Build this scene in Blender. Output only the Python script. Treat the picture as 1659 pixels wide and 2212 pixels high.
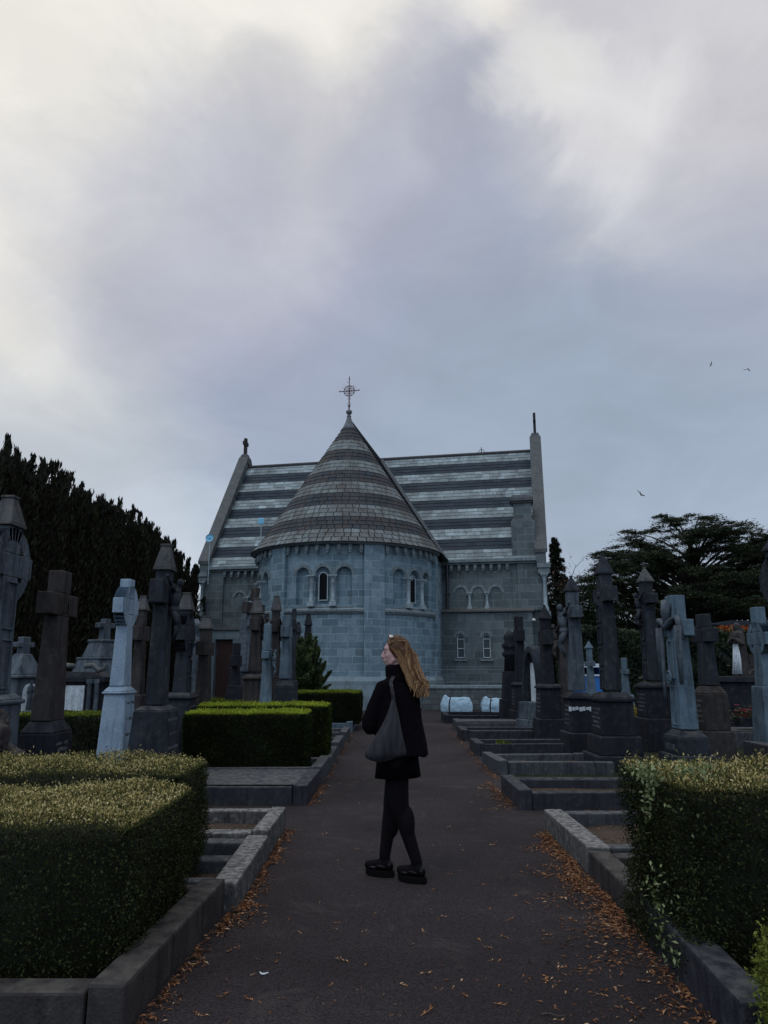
import bpy, bmesh, math, random
import numpy as np
from mathutils import Vector, Matrix, noise
from mathutils.geometry import delaunay_2d_cdt

for o in list(bpy.data.objects): bpy.data.objects.remove(o)
SC = bpy.context.scene
COL = SC.collection
R = math.radians
# ------------------------------------------------------------ camera, sky, sun, exposure
PITCH = R(12.07); FPX = 1590.0; CH = 1.5          # focal length in pixels of a 1659 x 2212 view
cam = bpy.data.cameras.new('camera'); camo = bpy.data.objects.new('camera', cam); COL.objects.link(camo)
cam.sensor_fit = 'VERTICAL'; cam.sensor_height = 24.0; cam.lens = 24.0*FPX/2212.0
cam.clip_start = 0.05; cam.clip_end = 3000
camo.location = (0, 0, CH); camo.rotation_euler = (R(90)+PITCH, 0, 0)
SC.camera = camo
SC.render.resolution_x = 768; SC.render.resolution_y = 1024
SC.view_settings.view_transform = 'Standard'; SC.view_settings.look = 'None'
SC.view_settings.exposure = 0.0; SC.view_settings.gamma = 1.0

def pdir(px, py):
    """world direction of a photo pixel (1659 x 2212 view)"""
    x = (px-829.5)/FPX; y = (1106.0-py)/FPX
    c, s = math.cos(PITCH), math.sin(PITCH)
    return Vector((x, c - y*s, s + y*c))
def G(px, py, z=0.0):
    d = pdir(px, py); t = (z-CH)/d.z
    return Vector((d.x*t, d.y*t, z))
def at(px, py, Y):
    d = pdir(px, py); t = Y/d.y
    return Vector((d.x*t, Y, CH+d.z*t))

world = bpy.data.worlds.new('World'); SC.world = world; world.use_nodes = True
nt = world.node_tree; nt.nodes.clear()
def N(t, nt_, **kw):
    n = nt_.nodes.new(t)
    for k, v in kw.items(): setattr(n, k, v)
    return n
def setin(n, **kw):
    for k, v in kw.items():
        n.inputs[k.replace('_', ' ')].default_value = v
SUN_EL, SUN_AZ = R(60), R(215)       # azimuth clockwise from +Y : high, behind the camera and a little to the left
def build_sky():
    L = nt.links.new
    out = N('ShaderNodeOutputWorld', nt); bg = N('ShaderNodeBackground', nt)
    sky = N('ShaderNodeTexSky', nt, sky_type='NISHITA', sun_disc=False)
    sky.sun_elevation = SUN_EL; sky.sun_rotation = SUN_AZ
    skys = N('ShaderNodeVectorMath', nt, operation='SCALE'); L(sky.outputs[0], skys.inputs[0]); skys.inputs['Scale'].default_value = 0.055
    tc = N('ShaderNodeTexCoord', nt)
    # cloud-shaped wobble of the direction
    nz = N('ShaderNodeTexNoise', nt); setin(nz, Scale=3.4, Detail=8.0, Roughness=0.58, Distortion=0.4)
    mp = N('ShaderNodeMapping', nt); mp.inputs['Scale'].default_value = (1, 1, 1.7); mp.inputs['Location'].default_value = (3.1, 1.2, .4)
    L(tc.outputs['Generated'], mp.inputs[0]); L(mp.outputs[0], nz.inputs['Vector'])
    sub = N('ShaderNodeVectorMath', nt, operation='SUBTRACT'); L(nz.outputs['Color'], sub.inputs[0]); sub.inputs[1].default_value = (.5, .5, .5)
    scl = N('ShaderNodeVectorMath', nt, operation='SCALE'); L(sub.outputs[0], scl.inputs[0]); scl.inputs['Scale'].default_value = 0.23
    add = N('ShaderNodeVectorMath', nt, operation='ADD'); L(tc.outputs['Generated'], add.inputs[0]); L(scl.outputs[0], add.inputs[1])
    nrm = N('ShaderNodeVectorMath', nt, operation='NORMALIZE'); L(add.outputs[0], nrm.inputs[0])
    sep = N('ShaderNodeSeparateXYZ', nt); L(nrm.outputs[0], sep.inputs[0])
    ramp = N('ShaderNodeValToRGB', nt); cr = ramp.color_ramp
    stops = [(0.0, (.60, .66, .76)), (.14, (.45, .53, .65)), (.30, (.375, .445, .57)), (.47, (.385, .425, .54)), (.60, (.46, .48, .56)), (.75, (.66, .65, .66)), (1.0, (.85, .83, .80))]
    while len(cr.elements) < len(stops): cr.elements.new(.5)
    for e, (p, c) in zip(cr.elements, stops): e.position = p; e.color = (*c, 1)
    L(sep.outputs['Z'], ramp.inputs[0])
    cur = ramp.outputs[0]
    def blob(px, py, r0, r1, col, amt, cur):
        d = pdir(px, py).normalized() if not isinstance(px, Vector) else px.normalized()
        dt = N('ShaderNodeVectorMath', nt, operation='DOT_PRODUCT'); L(nrm.outputs[0], dt.inputs[0]); dt.inputs[1].default_value = d
        mr = N('ShaderNodeMapRange', nt, interpolation_type='SMOOTHSTEP'); L(dt.outputs['Value'], mr.inputs[0])
        setin(mr, From_Min=math.cos(R(r1)), From_Max=math.cos(R(r0)), To_Min=0.0, To_Max=amt)
        mx = N('ShaderNodeMix', nt, data_type='RGBA'); L(mr.outputs[0], mx.inputs[0]); L(cur, mx.inputs[6]); mx.inputs[7].default_value = (*col, 1)
        return mx.outputs[2]
    cream = (.95, .92, .85)
    for b in [(-50, 560, 4, 17, (.60, .61, .64), .85), (60, 860, 3, 15, (.60, .63, .66), .7), (150, 1120, 2, 14, (.55, .60, .66), .6), (420, 1340, 0, 12, (.66, .73, .82), .7),
              (120, 40, 9, 27, cream, .98), (620, -60, 8, 19, cream, .96), (300, 240, 5, 12, (.95, .92, .86), .9), (720, 150, 2, 10, (.93, .90, .85), .85), (1000, -20, 3, 11, (.88, .85, .80), .75),
              (590, 300, 0, 7, (.58, .58, .63), .55), (300, 520, 2, 12, (.50, .52, .60), .5), (930, 330, 3, 10, (.45, .47, .57), .85), (1050, 260, 1, 6, (.41, .43, .52), .75), (1150, 420, 1, 8, (.40, .43, .53), .7),
              (1640, 60, 5, 16, (.70, .69, .69), .85), (1250, 60, 1, 6, (.55, .55, .64), .6), (1400, 240, 3, 12, (.68, .67, .70), .75), (1150, 170, 0, 4.5, (.88, .87, .84), .7), (1340, 290, 0, 6, (.88, .87, .88), .65), (1445, 400, 0, 4.5, (.80, .80, .83), .75), (1620, 330, 1, 9, (.55, .54, .59), .7), (1560, 640, 2, 10, (.45, .47, .57), .6),
              (560, 620, 3, 16, (.39, .42, .55), .6), (1250, 1000, 4, 24, (.35, .425, .53), .65)]:
        cur = blob(*b, cur)
    # brighter patch added to the unseen sky behind the camera, lighting the fronts
    cur = blob(Vector((-.45, -.75, .62)), 0, 25, 80, (.66, .80, .98), 1.0, cur)
    # fine mottling
    n2 = N('ShaderNodeTexNoise', nt); setin(n2, Scale=5.5, Detail=8.0, Roughness=0.6, Distortion=.5); L(mp.outputs[0], n2.inputs['Vector'])
    m2 = N('ShaderNodeMapRange', nt); L(n2.outputs[0], m2.inputs[0]); setin(m2, From_Min=.3, From_Max=.7, To_Min=.925, To_Max=1.075)
    mul = N('ShaderNodeVectorMath', nt, operation='SCALE'); L(cur, mul.inputs[0]); L(m2.outputs[0], mul.inputs['Scale'])
    mixs = N('ShaderNodeMix', nt, data_type='RGBA'); mixs.inputs[0].default_value = .93; L(skys.outputs[0], mixs.inputs[6]); L(mul.outputs[0], mixs.inputs[7])
    L(mixs.outputs[2], bg.inputs['Color']); bg.inputs['Strength'].default_value = 1.0
    L(bg.outputs[0], out.inputs['Surface'])
build_sky()
sl = bpy.data.lights.new('sun', 'SUN'); sl.energy = 0.6; sl.angle = R(30); sl.color = (1.0, .95, .9)
so = bpy.data.objects.new('sun', sl); COL.objects.link(so)
sd = Vector((math.sin(SUN_AZ)*math.cos(SUN_EL), math.cos(SUN_AZ)*math.cos(SUN_EL), math.sin(SUN_EL)))
so.rotation_euler = (-sd).to_track_quat('-Z', 'Y').to_euler()

# ------------------------------------------------------------ materials
def newmat(name):
    m = bpy.data.materials.new(name); m.use_nodes = True
    t = m.node_tree; b = t.nodes['Principled BSDF']
    return m, t, b
def ramp(t, fac, stops):
    r = N('ShaderNodeValToRGB', t); cr = r.color_ramp
    while len(cr.elements) < len(stops): cr.elements.new(.5)
    for e, (p, c) in zip(cr.elements, stops): e.position = p; e.color = (*c, 1)
    t.links.new(fac, r.inputs[0]); return r.outputs[0]
def noise_n(t, vec, scale, detail=4, rough=.55, dist=0.0):
    n = N('ShaderNodeTexNoise', t); setin(n, Scale=scale, Detail=detail, Roughness=rough, Distortion=dist)
    t.links.new(vec, n.inputs['Vector']); return n
def mixc(t, fac, a, b, mode='MIX'):
    m = N('ShaderNodeMix', t, data_type='RGBA', blend_type=mode)
    for s, v in ((0, fac), (6, a), (7, b)):
        if hasattr(v, 'links') or hasattr(v, 'is_linked'): t.links.new(v, m.inputs[s])
        else: m.inputs[s].default_value = v if s == 0 else (*v, 1)
    return m.outputs[2]
def maprange(t, v, a, b, c=0.0, d=1.0):
    m = N('ShaderNodeMapRange', t); t.links.new(v, m.inputs[0]); setin(m, From_Min=a, From_Max=b, To_Min=c, To_Max=d); return m.outputs[0]
def bump(t, b, h, strength=.4, dist=.01, prev=None):
    n = N('ShaderNodeBump', t); setin(n, Strength=strength, Distance=dist); t.links.new(h, n.inputs['Height'])
    if prev is not None: t.links.new(prev, n.inputs['Normal'])
    t.links.new(n.outputs[0], b.inputs['Normal']); return n.outputs[0]
def plain(name, col, rough=.6, metal=0.0, spec=.5):
    m, t, b = newmat(name); setin(b, Base_Color=(*col, 1), Roughness=rough, Metallic=metal); b.inputs['Specular IOR Level'].default_value = spec
    return m
def stone(name, c1, c2, lichen, streak=None, sc=1.0, rough=.8, amt=.5, bmp=.5):
    m, t, b = newmat(name); tc = N('ShaderNodeTexCoord', t); v = tc.outputs['Object']
    # every stone gets its own piece of the pattern
    oi = N('ShaderNodeObjectInfo', t); cmb = N('ShaderNodeVectorMath', t, operation='ADD'); sc_ = N('ShaderNodeVectorMath', t, operation='SCALE')
    cx = N('ShaderNodeCombineXYZ', t); t.links.new(oi.outputs['Random'], cx.inputs[0]); t.links.new(oi.outputs['Random'], cx.inputs[1]); t.links.new(cx.outputs[0], sc_.inputs[0]); sc_.inputs['Scale'].default_value = 37.0
    t.links.new(v, cmb.inputs[0]); t.links.new(sc_.outputs[0], cmb.inputs[1]); v = cmb.outputs[0]
    n1 = noise_n(t, v, 2.3*sc, 6, .62, .4); n2 = noise_n(t, v, 9*sc, 5, .6); n3 = noise_n(t, v, 60*sc, 3, .6)
    col = mixc(t, maprange(t, n1.outputs[0], .35, .65), c1, c2)
    col = mixc(t, maprange(t, n2.outputs[0], .52, .70, 0, amt), col, lichen)
    mp = N('ShaderNodeMapping', t); mp.inputs['Scale'].default_value = (7, 7, .7); t.links.new(v, mp.inputs[0])
    n4 = noise_n(t, mp.outputs[0], 1.6*sc, 4, .6)
    sk = streak or tuple(x*.45 for x in c1)
    col = mixc(t, maprange(t, n4.outputs[0], .5, .66, 0, .75), col, sk)
    col = mixc(t, maprange(t, n3.outputs[0], .42, .68, 0.0, .55), col, tuple(min(1, x*2.1) for x in c2))
    t.links.new(col, b.inputs['Base Color']); setin(b, Roughness=rough); b.inputs['Specular IOR Level'].default_value = .14
    ge = N('ShaderNodeNewGeometry', t); sx = N('ShaderNodeSeparateXYZ', t); t.links.new(ge.outputs['Normal'], sx.inputs[0])
    upf = N('ShaderNodeMath', t, operation='MULTIPLY'); t.links.new(maprange(t, sx.outputs['Z'], .35, .9, 0, .75), upf.inputs[0]); t.links.new(maprange(t, n2.outputs[0], .38, .62), upf.inputs[1])
    col = mixc(t, upf.outputs[0], col, lichen); t.links.new(col, b.inputs['Base Color'])
    ad = N('ShaderNodeMath', t, operation='ADD'); t.links.new(n2.outputs[0], ad.inputs[0]); t.links.new(n3.outputs[0], ad.inputs[1])
    bump(t, b, ad.outputs[0], bmp, .012)
    return m
def ashlar(name, c1, c2, mortar, bw=.72, rh=.30, stain=(.05, .06, .065), pale=(.35, .42, .45), ms=.012):
    m, t, b = newmat(name); uv = N('ShaderNodeUVMap', t); v = uv.outputs[0]
    tc = N('ShaderNodeTexCoord', t); ob = tc.outputs['Object']
    nw = noise_n(t, ob, 1.5, 2); 
    br = N('ShaderNodeTexBrick', t); br.offset = .42; br.squash = .72; br.squash_frequency = 3; br.offset_frequency = 2
    setin(br, Scale=1.0, Mortar_Size=ms, Mortar_Smooth=.3, Bias=-.1, Brick_Width=bw, Row_Height=rh)
    br.inputs['Color1'].default_value = (0, 0, 0, 1); br.inputs['Color2'].default_value = (1, 1, 1, 1); br.inputs['Mortar'].default_value = (.5, .5, .5, 1)
    t.links.new(v, br.inputs['Vector'])
    col = mixc(t, br.outputs['Color'], c1, c2)
    n1 = noise_n(t, ob, .7, 6, .6, .6); n2 = noise_n(t, ob, 3.2, 6, .65); n3 = noise_n(t, ob, 28, 4, .65)
    col = mixc(t, maprange(t, n1.outputs[0], .48, .70, 0, .42), col, pale)
    col = mixc(t, maprange(t, n2.outputs[0], .52, .70, 0, .60), col, stain)
    mp = N('ShaderNodeMapping', t); mp.inputs['Scale'].default_value = (3.2, 3.2, .32); t.links.new(ob, mp.inputs[0])
    n4 = noise_n(t, mp.outputs[0], 1.3, 5, .6)
    col = mixc(t, maprange(t, n4.outputs[0], .52, .68, 0, .7), col, stain)
    mo = mixc(t, maprange(t, n2.outputs[0], .42, .75), mortar, stain)
    col = mixc(t, maprange(t, br.outputs['Fac'], 0, 1, 0, .9), col, mo)
    col = mixc(t, .30, col, mixc(t, n3.outputs[0], tuple(x*.3 for x in c1), tuple(min(x*2.1, 1) for x in c2)))
    t.links.new(col, b.inputs['Base Color']); setin(b, Roughness=.85); b.inputs['Specular IOR Level'].default_value = .2
    inv = maprange(t, br.outputs['Fac'], 0, 1, 1, 0)
    p = bump(t, b, inv, .5, .012); bump(t, b, n3.outputs[0], .35, .02, p)
    return m
def leafmat(name, stops, rough=.55, trans=.25):
    m, t, b = newmat(name); a = N('ShaderNodeAttribute', t); a.attribute_name = 'v'
    col = ramp(t, a.outputs['Fac'], stops); t.links.new(col, b.inputs['Base Color']); setin(b, Roughness=rough)
    b.inputs['Specular IOR Level'].default_value = .16
    if trans > 0:
        tr = N('ShaderNodeBsdfTranslucent', t); t.links.new(col, tr.inputs[0]); mx = N('ShaderNodeMixShader', t); mx.inputs[0].default_value = trans
        t.links.new(b.outputs[0], mx.inputs[1]); t.links.new(tr.outputs[0], mx.inputs[2]); t.links.new(mx.outputs[0], t.nodes['Material Output'].inputs['Surface'])
    return m

M = {}
M['asphalt'], t, b = newmat('asphalt')
tc = N('ShaderNodeTexCoord', t); v = tc.outputs['Object']
n1 = noise_n(t, v, 85, 4, .8); n2 = noise_n(t, v, .55, 6, .62, .4); n3 = noise_n(t, v, 420, 2, .6)
vo = N('ShaderNodeTexVoronoi', t); vo.inputs['Scale'].default_value = 105; t.links.new(v, vo.inputs['Vector'])
c = mixc(t, maprange(t, n2.outputs[0], .35, .65), (.033, .0265, .029), (.068, .056, .060))
c = mixc(t, maprange(t, n1.outputs[0], .40, .62, 0, .95), c, (.010, .008, .009))
c = mixc(t, maprange(t, vo.outputs['Distance'], .16, .04, 0, .85), c, (.12, .105, .105))
n5 = noise_n(t, v, 2.6, 5, .7, .7); c = mixc(t, maprange(t, n5.outputs[0], .56, .72, 0, .5), c, (.085, .072, .070))
t.links.new(c, b.inputs['Base Color']); setin(b, Roughness=.86); b.inputs['Specular IOR Level'].default_value = .15
p_ = bump(t, b, n1.outputs[0], 1.0, .010); bump(t, b, n3.outputs[0], .4, .003, p_)
def ground_mat(name, a, bb, cc, sc=1.0, bd=.02):
    m, t, b = newmat(name); tc = N('ShaderNodeTexCoord', t); v = tc.outputs['Object']
    n1 = noise_n(t, v, 1.1*sc, 6, .6); n2 = noise_n(t, v, 45*sc, 4, .7); n3 = noise_n(t, v, 110*sc, 2, .5)
    c = mixc(t, maprange(t, n1.outputs[0], .38, .62), a, bb); c = mixc(t, maprange(t, n2.outputs[0], .5, .66, 0, .8), c, cc)
    c = mixc(t, maprange(t, n3.outputs[0], .45, .6, 0, .7), c, tuple(x*.3 for x in a))
    t.links.new(c, b.inputs['Base Color']); setin(b, Roughness=.95); b.inputs['Specular IOR Level'].default_value = .1; bump(t, b, n2.outputs[0], 1.0, bd)
    return m
M['soil'] = ground_mat('grassy_soil', (.030, .032, .020), (.055, .048, .034), (.045, .06, .022))
M['gravel'] = ground_mat('gravel', (.060, .045, .036), (.11, .082, .066), (.17, .13, .105), 1.0, .02)
M['bare'] = ground_mat('bare_earth', (.020, .015, .013), (.036, .027, .022), (.055, .04, .028))
M['dark'] = stone('dark_weathered_limestone', (.033, .042, .055), (.014, .016, .022), (.090, .092, .088), (.008, .009, .013))
M['black'] = stone('blackened_stone', (.020, .022, .031), (.010, .011, .015), (.060, .063, .066), (.008, .009, .013))
M['grey'] = stone('grey_limestone', (.090, .115, .14), (.040, .050, .064), (.18, .20, .21), (.016, .020, .028))
M['brown'] = stone('brown_weathered_stone', (.050, .045, .045), (.025, .022, .023), (.095, .088, .078), (.010, .009, .010))
M['white'] = stone('pale_granite', (.27, .35, .43), (.19, .26, .34), (.15, .18, .21), (.085, .14, .20), 1.3, .8, .35, .3)
M['bluegrey'] = stone('blue_grey_stone', (.115, .175, .225), (.060, .085, .11), (.18, .23, .26), (.025, .033, .042))
M['marble'] = stone('white_marble', (.55, .60, .66), (.40, .45, .50), (.14, .15, .16), (.20, .23, .26))
M['kerb_dark'] = stone('dark_kerb_stone', (.036, .037, .045), (.019, .020, .027), (.085, .090, .088), (.010, .011, .015), 1.4, .85, .45)
M['kerb_pale'] = stone('mottled_kerb_stone', (.125, .12, .12), (.045, .046, .049), (.30, .29, .275), (.020, .021, .024), 2.4, .85, .8)
M['kerb_mid'] = stone('grey_kerb_stone', (.062, .067, .075), (.034, .037, .044), (.14, .14, .135), (.017, .018, .023), 1.8, .85, .55)
M['ashlar'] = ashlar('ashlar', (.066, .105, .132), (.215, .305, .365), (.32, .41, .455), .66, .285, (.038, .060, .078), (.25, .37, .45), .016)
M['ashlar2'] = ashlar('dark_ashlar', (.048, .062, .070), (.135, .165, .178), (.20, .24, .25), .78, .33, (.028, .036, .042), (.15, .19, .205), .017)
M['plinth'] = ashlar('plinth_ashlar', (.11, .15, .175), (.22, .29, .33), (.17, .20, .22), .9, .42, (.05, .06, .07), (.30, .36, .40))
M['rubble'] = ashlar('rubble_wall', (.055, .063, .068), (.12, .14, .145), (.035, .04, .042), .45, .20, (.025, .03, .032), (.17, .20, .21), .02)
M['paletrim'] = stone('pale_trim_stone', (.32, .39, .43), (.21, .26, .29), (.40, .46, .48), (.11, .14, .16), 1.2)
M['trim'] = stone('carved_trim_stone', (.19, .235, .26), (.12, .15, .165), (.29, .34, .35), (.055, .068, .078), 1.2)
M['coping'] = stone('lichened_coping', (.115, .128, .138), (.070, .078, .088), (.145, .135, .095), (.038, .040, .044), 1.2, .9, .6)
m, t, b = newmat('slate'); a = N('ShaderNodeAttribute', t); a.attribute_name = 'v'; tc = N('ShaderNodeTexCoord', t)
n1 = noise_n(t, tc.outputs['Object'], .8, 6, .6, .5); n2 = noise_n(t, tc.outputs['Object'], 12, 5, .7)
c = ramp(t, a.outputs['Fac'], [(0, (.016, .025, .038)), (.42, (.032, .050, .070)), (.5, (.13, .145, .150)), (.75, (.22, .26, .275)), (1, (.40, .49, .52))])
c = mixc(t, maprange(t, n1.outputs[0], .48, .70, 0, .60), c, (.050, .056, .064)); c = mixc(t, maprange(t, n2.outputs[0], .53, .72, 0, .65), c, (.046, .050, .056))
mpv = N('ShaderNodeMapping', t); mpv.inputs['Scale'].default_value = (5, 5, .5); t.links.new(tc.outputs['Object'], mpv.inputs[0])
n3 = noise_n(t, mpv.outputs[0], 1.2, 4, .6); c = mixc(t, maprange(t, n3.outputs[0], .54, .7, 0, .55), c, (.040, .044, .050))
t.links.new(c, b.inputs['Base Color']); setin(b, Roughness=.75); b.inputs['Specular IOR Level'].default_value = .25; bump(t, b, n2.outputs[0], .4, .01); M['slate'] = m
mc_ = m.copy(); mc_.name = 'weathered_slate'; t2 = mc_.node_tree; b2 = t2.nodes['Principled BSDF']; src = b2.inputs['Base Color'].links[0].from_socket
n9 = noise_n(t2, [x for x in t2.nodes if x.type == 'TEX_COORD'][0].outputs['Object'], 1.3, 6, .65, .5)
t2.links.new(mixc(t2, maprange(t2, n9.outputs[0], .40, .66, .12, .72), src, (.070, .058, .050)), b2.inputs['Base Color']); M['slate_cone'] = mc_
M['lead'] = stone('lead', (.14, .155, .17), (.09, .10, .115), (.20, .21, .22), None, 2, .6)
M['ridge'] = stone('ridge_tile', (.075, .075, .08), (.05, .05, .055), (.12, .11, .09))
M['iron'] = plain('black_iron', (.018, .016, .018), .5, .6)
M['rust'] = plain('rusted_iron', (.075, .030, .028), .7, .3)
M['pipe'] = plain('painted_pipe', (.020, .024, .030), .45)
M['glass'] = plain('dark_window_glass', (.005, .007, .010), .25, 0, .06)
M['glass2'] = plain('leaded_glass', (.045, .065, .075), .25, 0, .2)
M['frame'] = plain('white_window_frame', (.52, .60, .66), .5)
M['dish'] = plain('pale_blue_plastic', (.17, .46, .68), .4)
M['pole'] = plain('galvanised_pole', (.33, .42, .47), .4, .3)
M['oldiron'] = plain('weathered_iron', (.10, .125, .14), .7, .2)
M['bluepaint'] = plain('blue_painted_steel', (.015, .13, .42), .5)
M['whitepaint'] = plain('white_painted_wood', (.55, .62, .68), .6)
M['lampw'] = plain('white_plastic', (.6, .6, .6), .4)
m, t, b = newmat('red_brown_door'); tc = N('ShaderNodeTexCoord', t); w = N('ShaderNodeTexWave', t); setin(w, Scale=5.0, Distortion=.3); t.links.new(tc.outputs['Object'], w.inputs[0])
t.links.new(mixc(t, w.outputs[0], (.030, .014, .014), (.060, .026, .025)), b.inputs['Base Color']); setin(b, Roughness=.6); bump(t, b, w.outputs[0], .5, .01); M['door'] = m
m, t, b = newmat('woven_bulk_bag'); tc = N('ShaderNodeTexCoord', t); n1 = noise_n(t, tc.outputs['Object'], 5, 5, .6)
t.links.new(mixc(t, n1.outputs[0], (.22, .38, .50), (.48, .64, .76)), b.inputs['Base Color']); setin(b, Roughness=.6); bump(t, b, n1.outputs[0], .8, .06); M['bag'] = m
M['capstone'] = stone('cap_stone', (.085, .088, .092), (.048, .050, .054), (.13, .125, .10), (.022, .022, .024))
M['bark'] = stone('bark', (.045, .036, .032), (.028, .023, .022), (.06, .055, .045), None, 3, .95)
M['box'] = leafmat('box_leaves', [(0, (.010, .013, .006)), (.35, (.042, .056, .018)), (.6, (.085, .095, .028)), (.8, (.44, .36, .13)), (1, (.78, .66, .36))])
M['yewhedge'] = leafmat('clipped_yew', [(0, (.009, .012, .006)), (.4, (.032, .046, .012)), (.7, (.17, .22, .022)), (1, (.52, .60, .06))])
M['ivy'] = leafmat('variegated_leaves', [(0, (.018, .030, .012)), (.5, (.095, .13, .048)), (1, (.30, .34, .18))], .4)
M['yew'] = leafmat('yew_foliage', [(0, (.008, .008, .006)), (.5, (.018, .019, .011)), (1, (.040, .042, .020))], .7, .1)
M['cedar'] = leafmat('cedar_foliage', [(0, (.012, .020, .014)), (.5, (.030, .046, .026)), (1, (.075, .088, .036))], .7, .15)
M['conifer'] = leafmat('conifer_foliage', [(0, (.009, .012, .009)), (.6, (.022, .030, .019)), (1, (.042, .052, .028))], .7, .15)
M['bushgreen'] = leafmat('fresh_green_foliage', [(0, (.018, .030, .018)), (.5, (.060, .090, .038)), (1, (.16, .20, .075))])
M['limebush'] = leafmat('lime_conifer_foliage', [(0, (.022, .032, .008)), (.5, (.11, .14, .025)), (1, (.32, .34, .07))])
M['climber'] = leafmat('climber_leaves', [(0, (.008, .013, .009)), (.6, (.022, .034, .017)), (1, (.075, .090, .042))])
M['orange'] = leafmat('autumn_leaves', [(0, (.16, .035, .010)), (.5, (.42, .10, .03)), (1, (.62, .20, .06))])
M['yellow'] = leafmat('yellow_leaves', [(0, (.15, .13, .02)), (1, (.60, .50, .10))])
M['litter'] = leafmat('dry_fallen_leaves', [(0, (.060, .026, .014)), (.4, (.20, .085, .040)), (.75, (.38, .18, .080)), (1, (.58, .42, .27))], .7, .1)
M['redflower'] = plain('red_petals', (.42, .02, .06), .6)
M['paleflower'] = plain('pale_petals', (.55, .42, .36), .6)
M['feather'] = plain('black_feathers', (.015, .015, .02), .7)
M['twig'] = plain('twig', (.05, .04, .035), .9)
M['paper'] = plain('white_scrap', (.7, .74, .78), .6)

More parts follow.
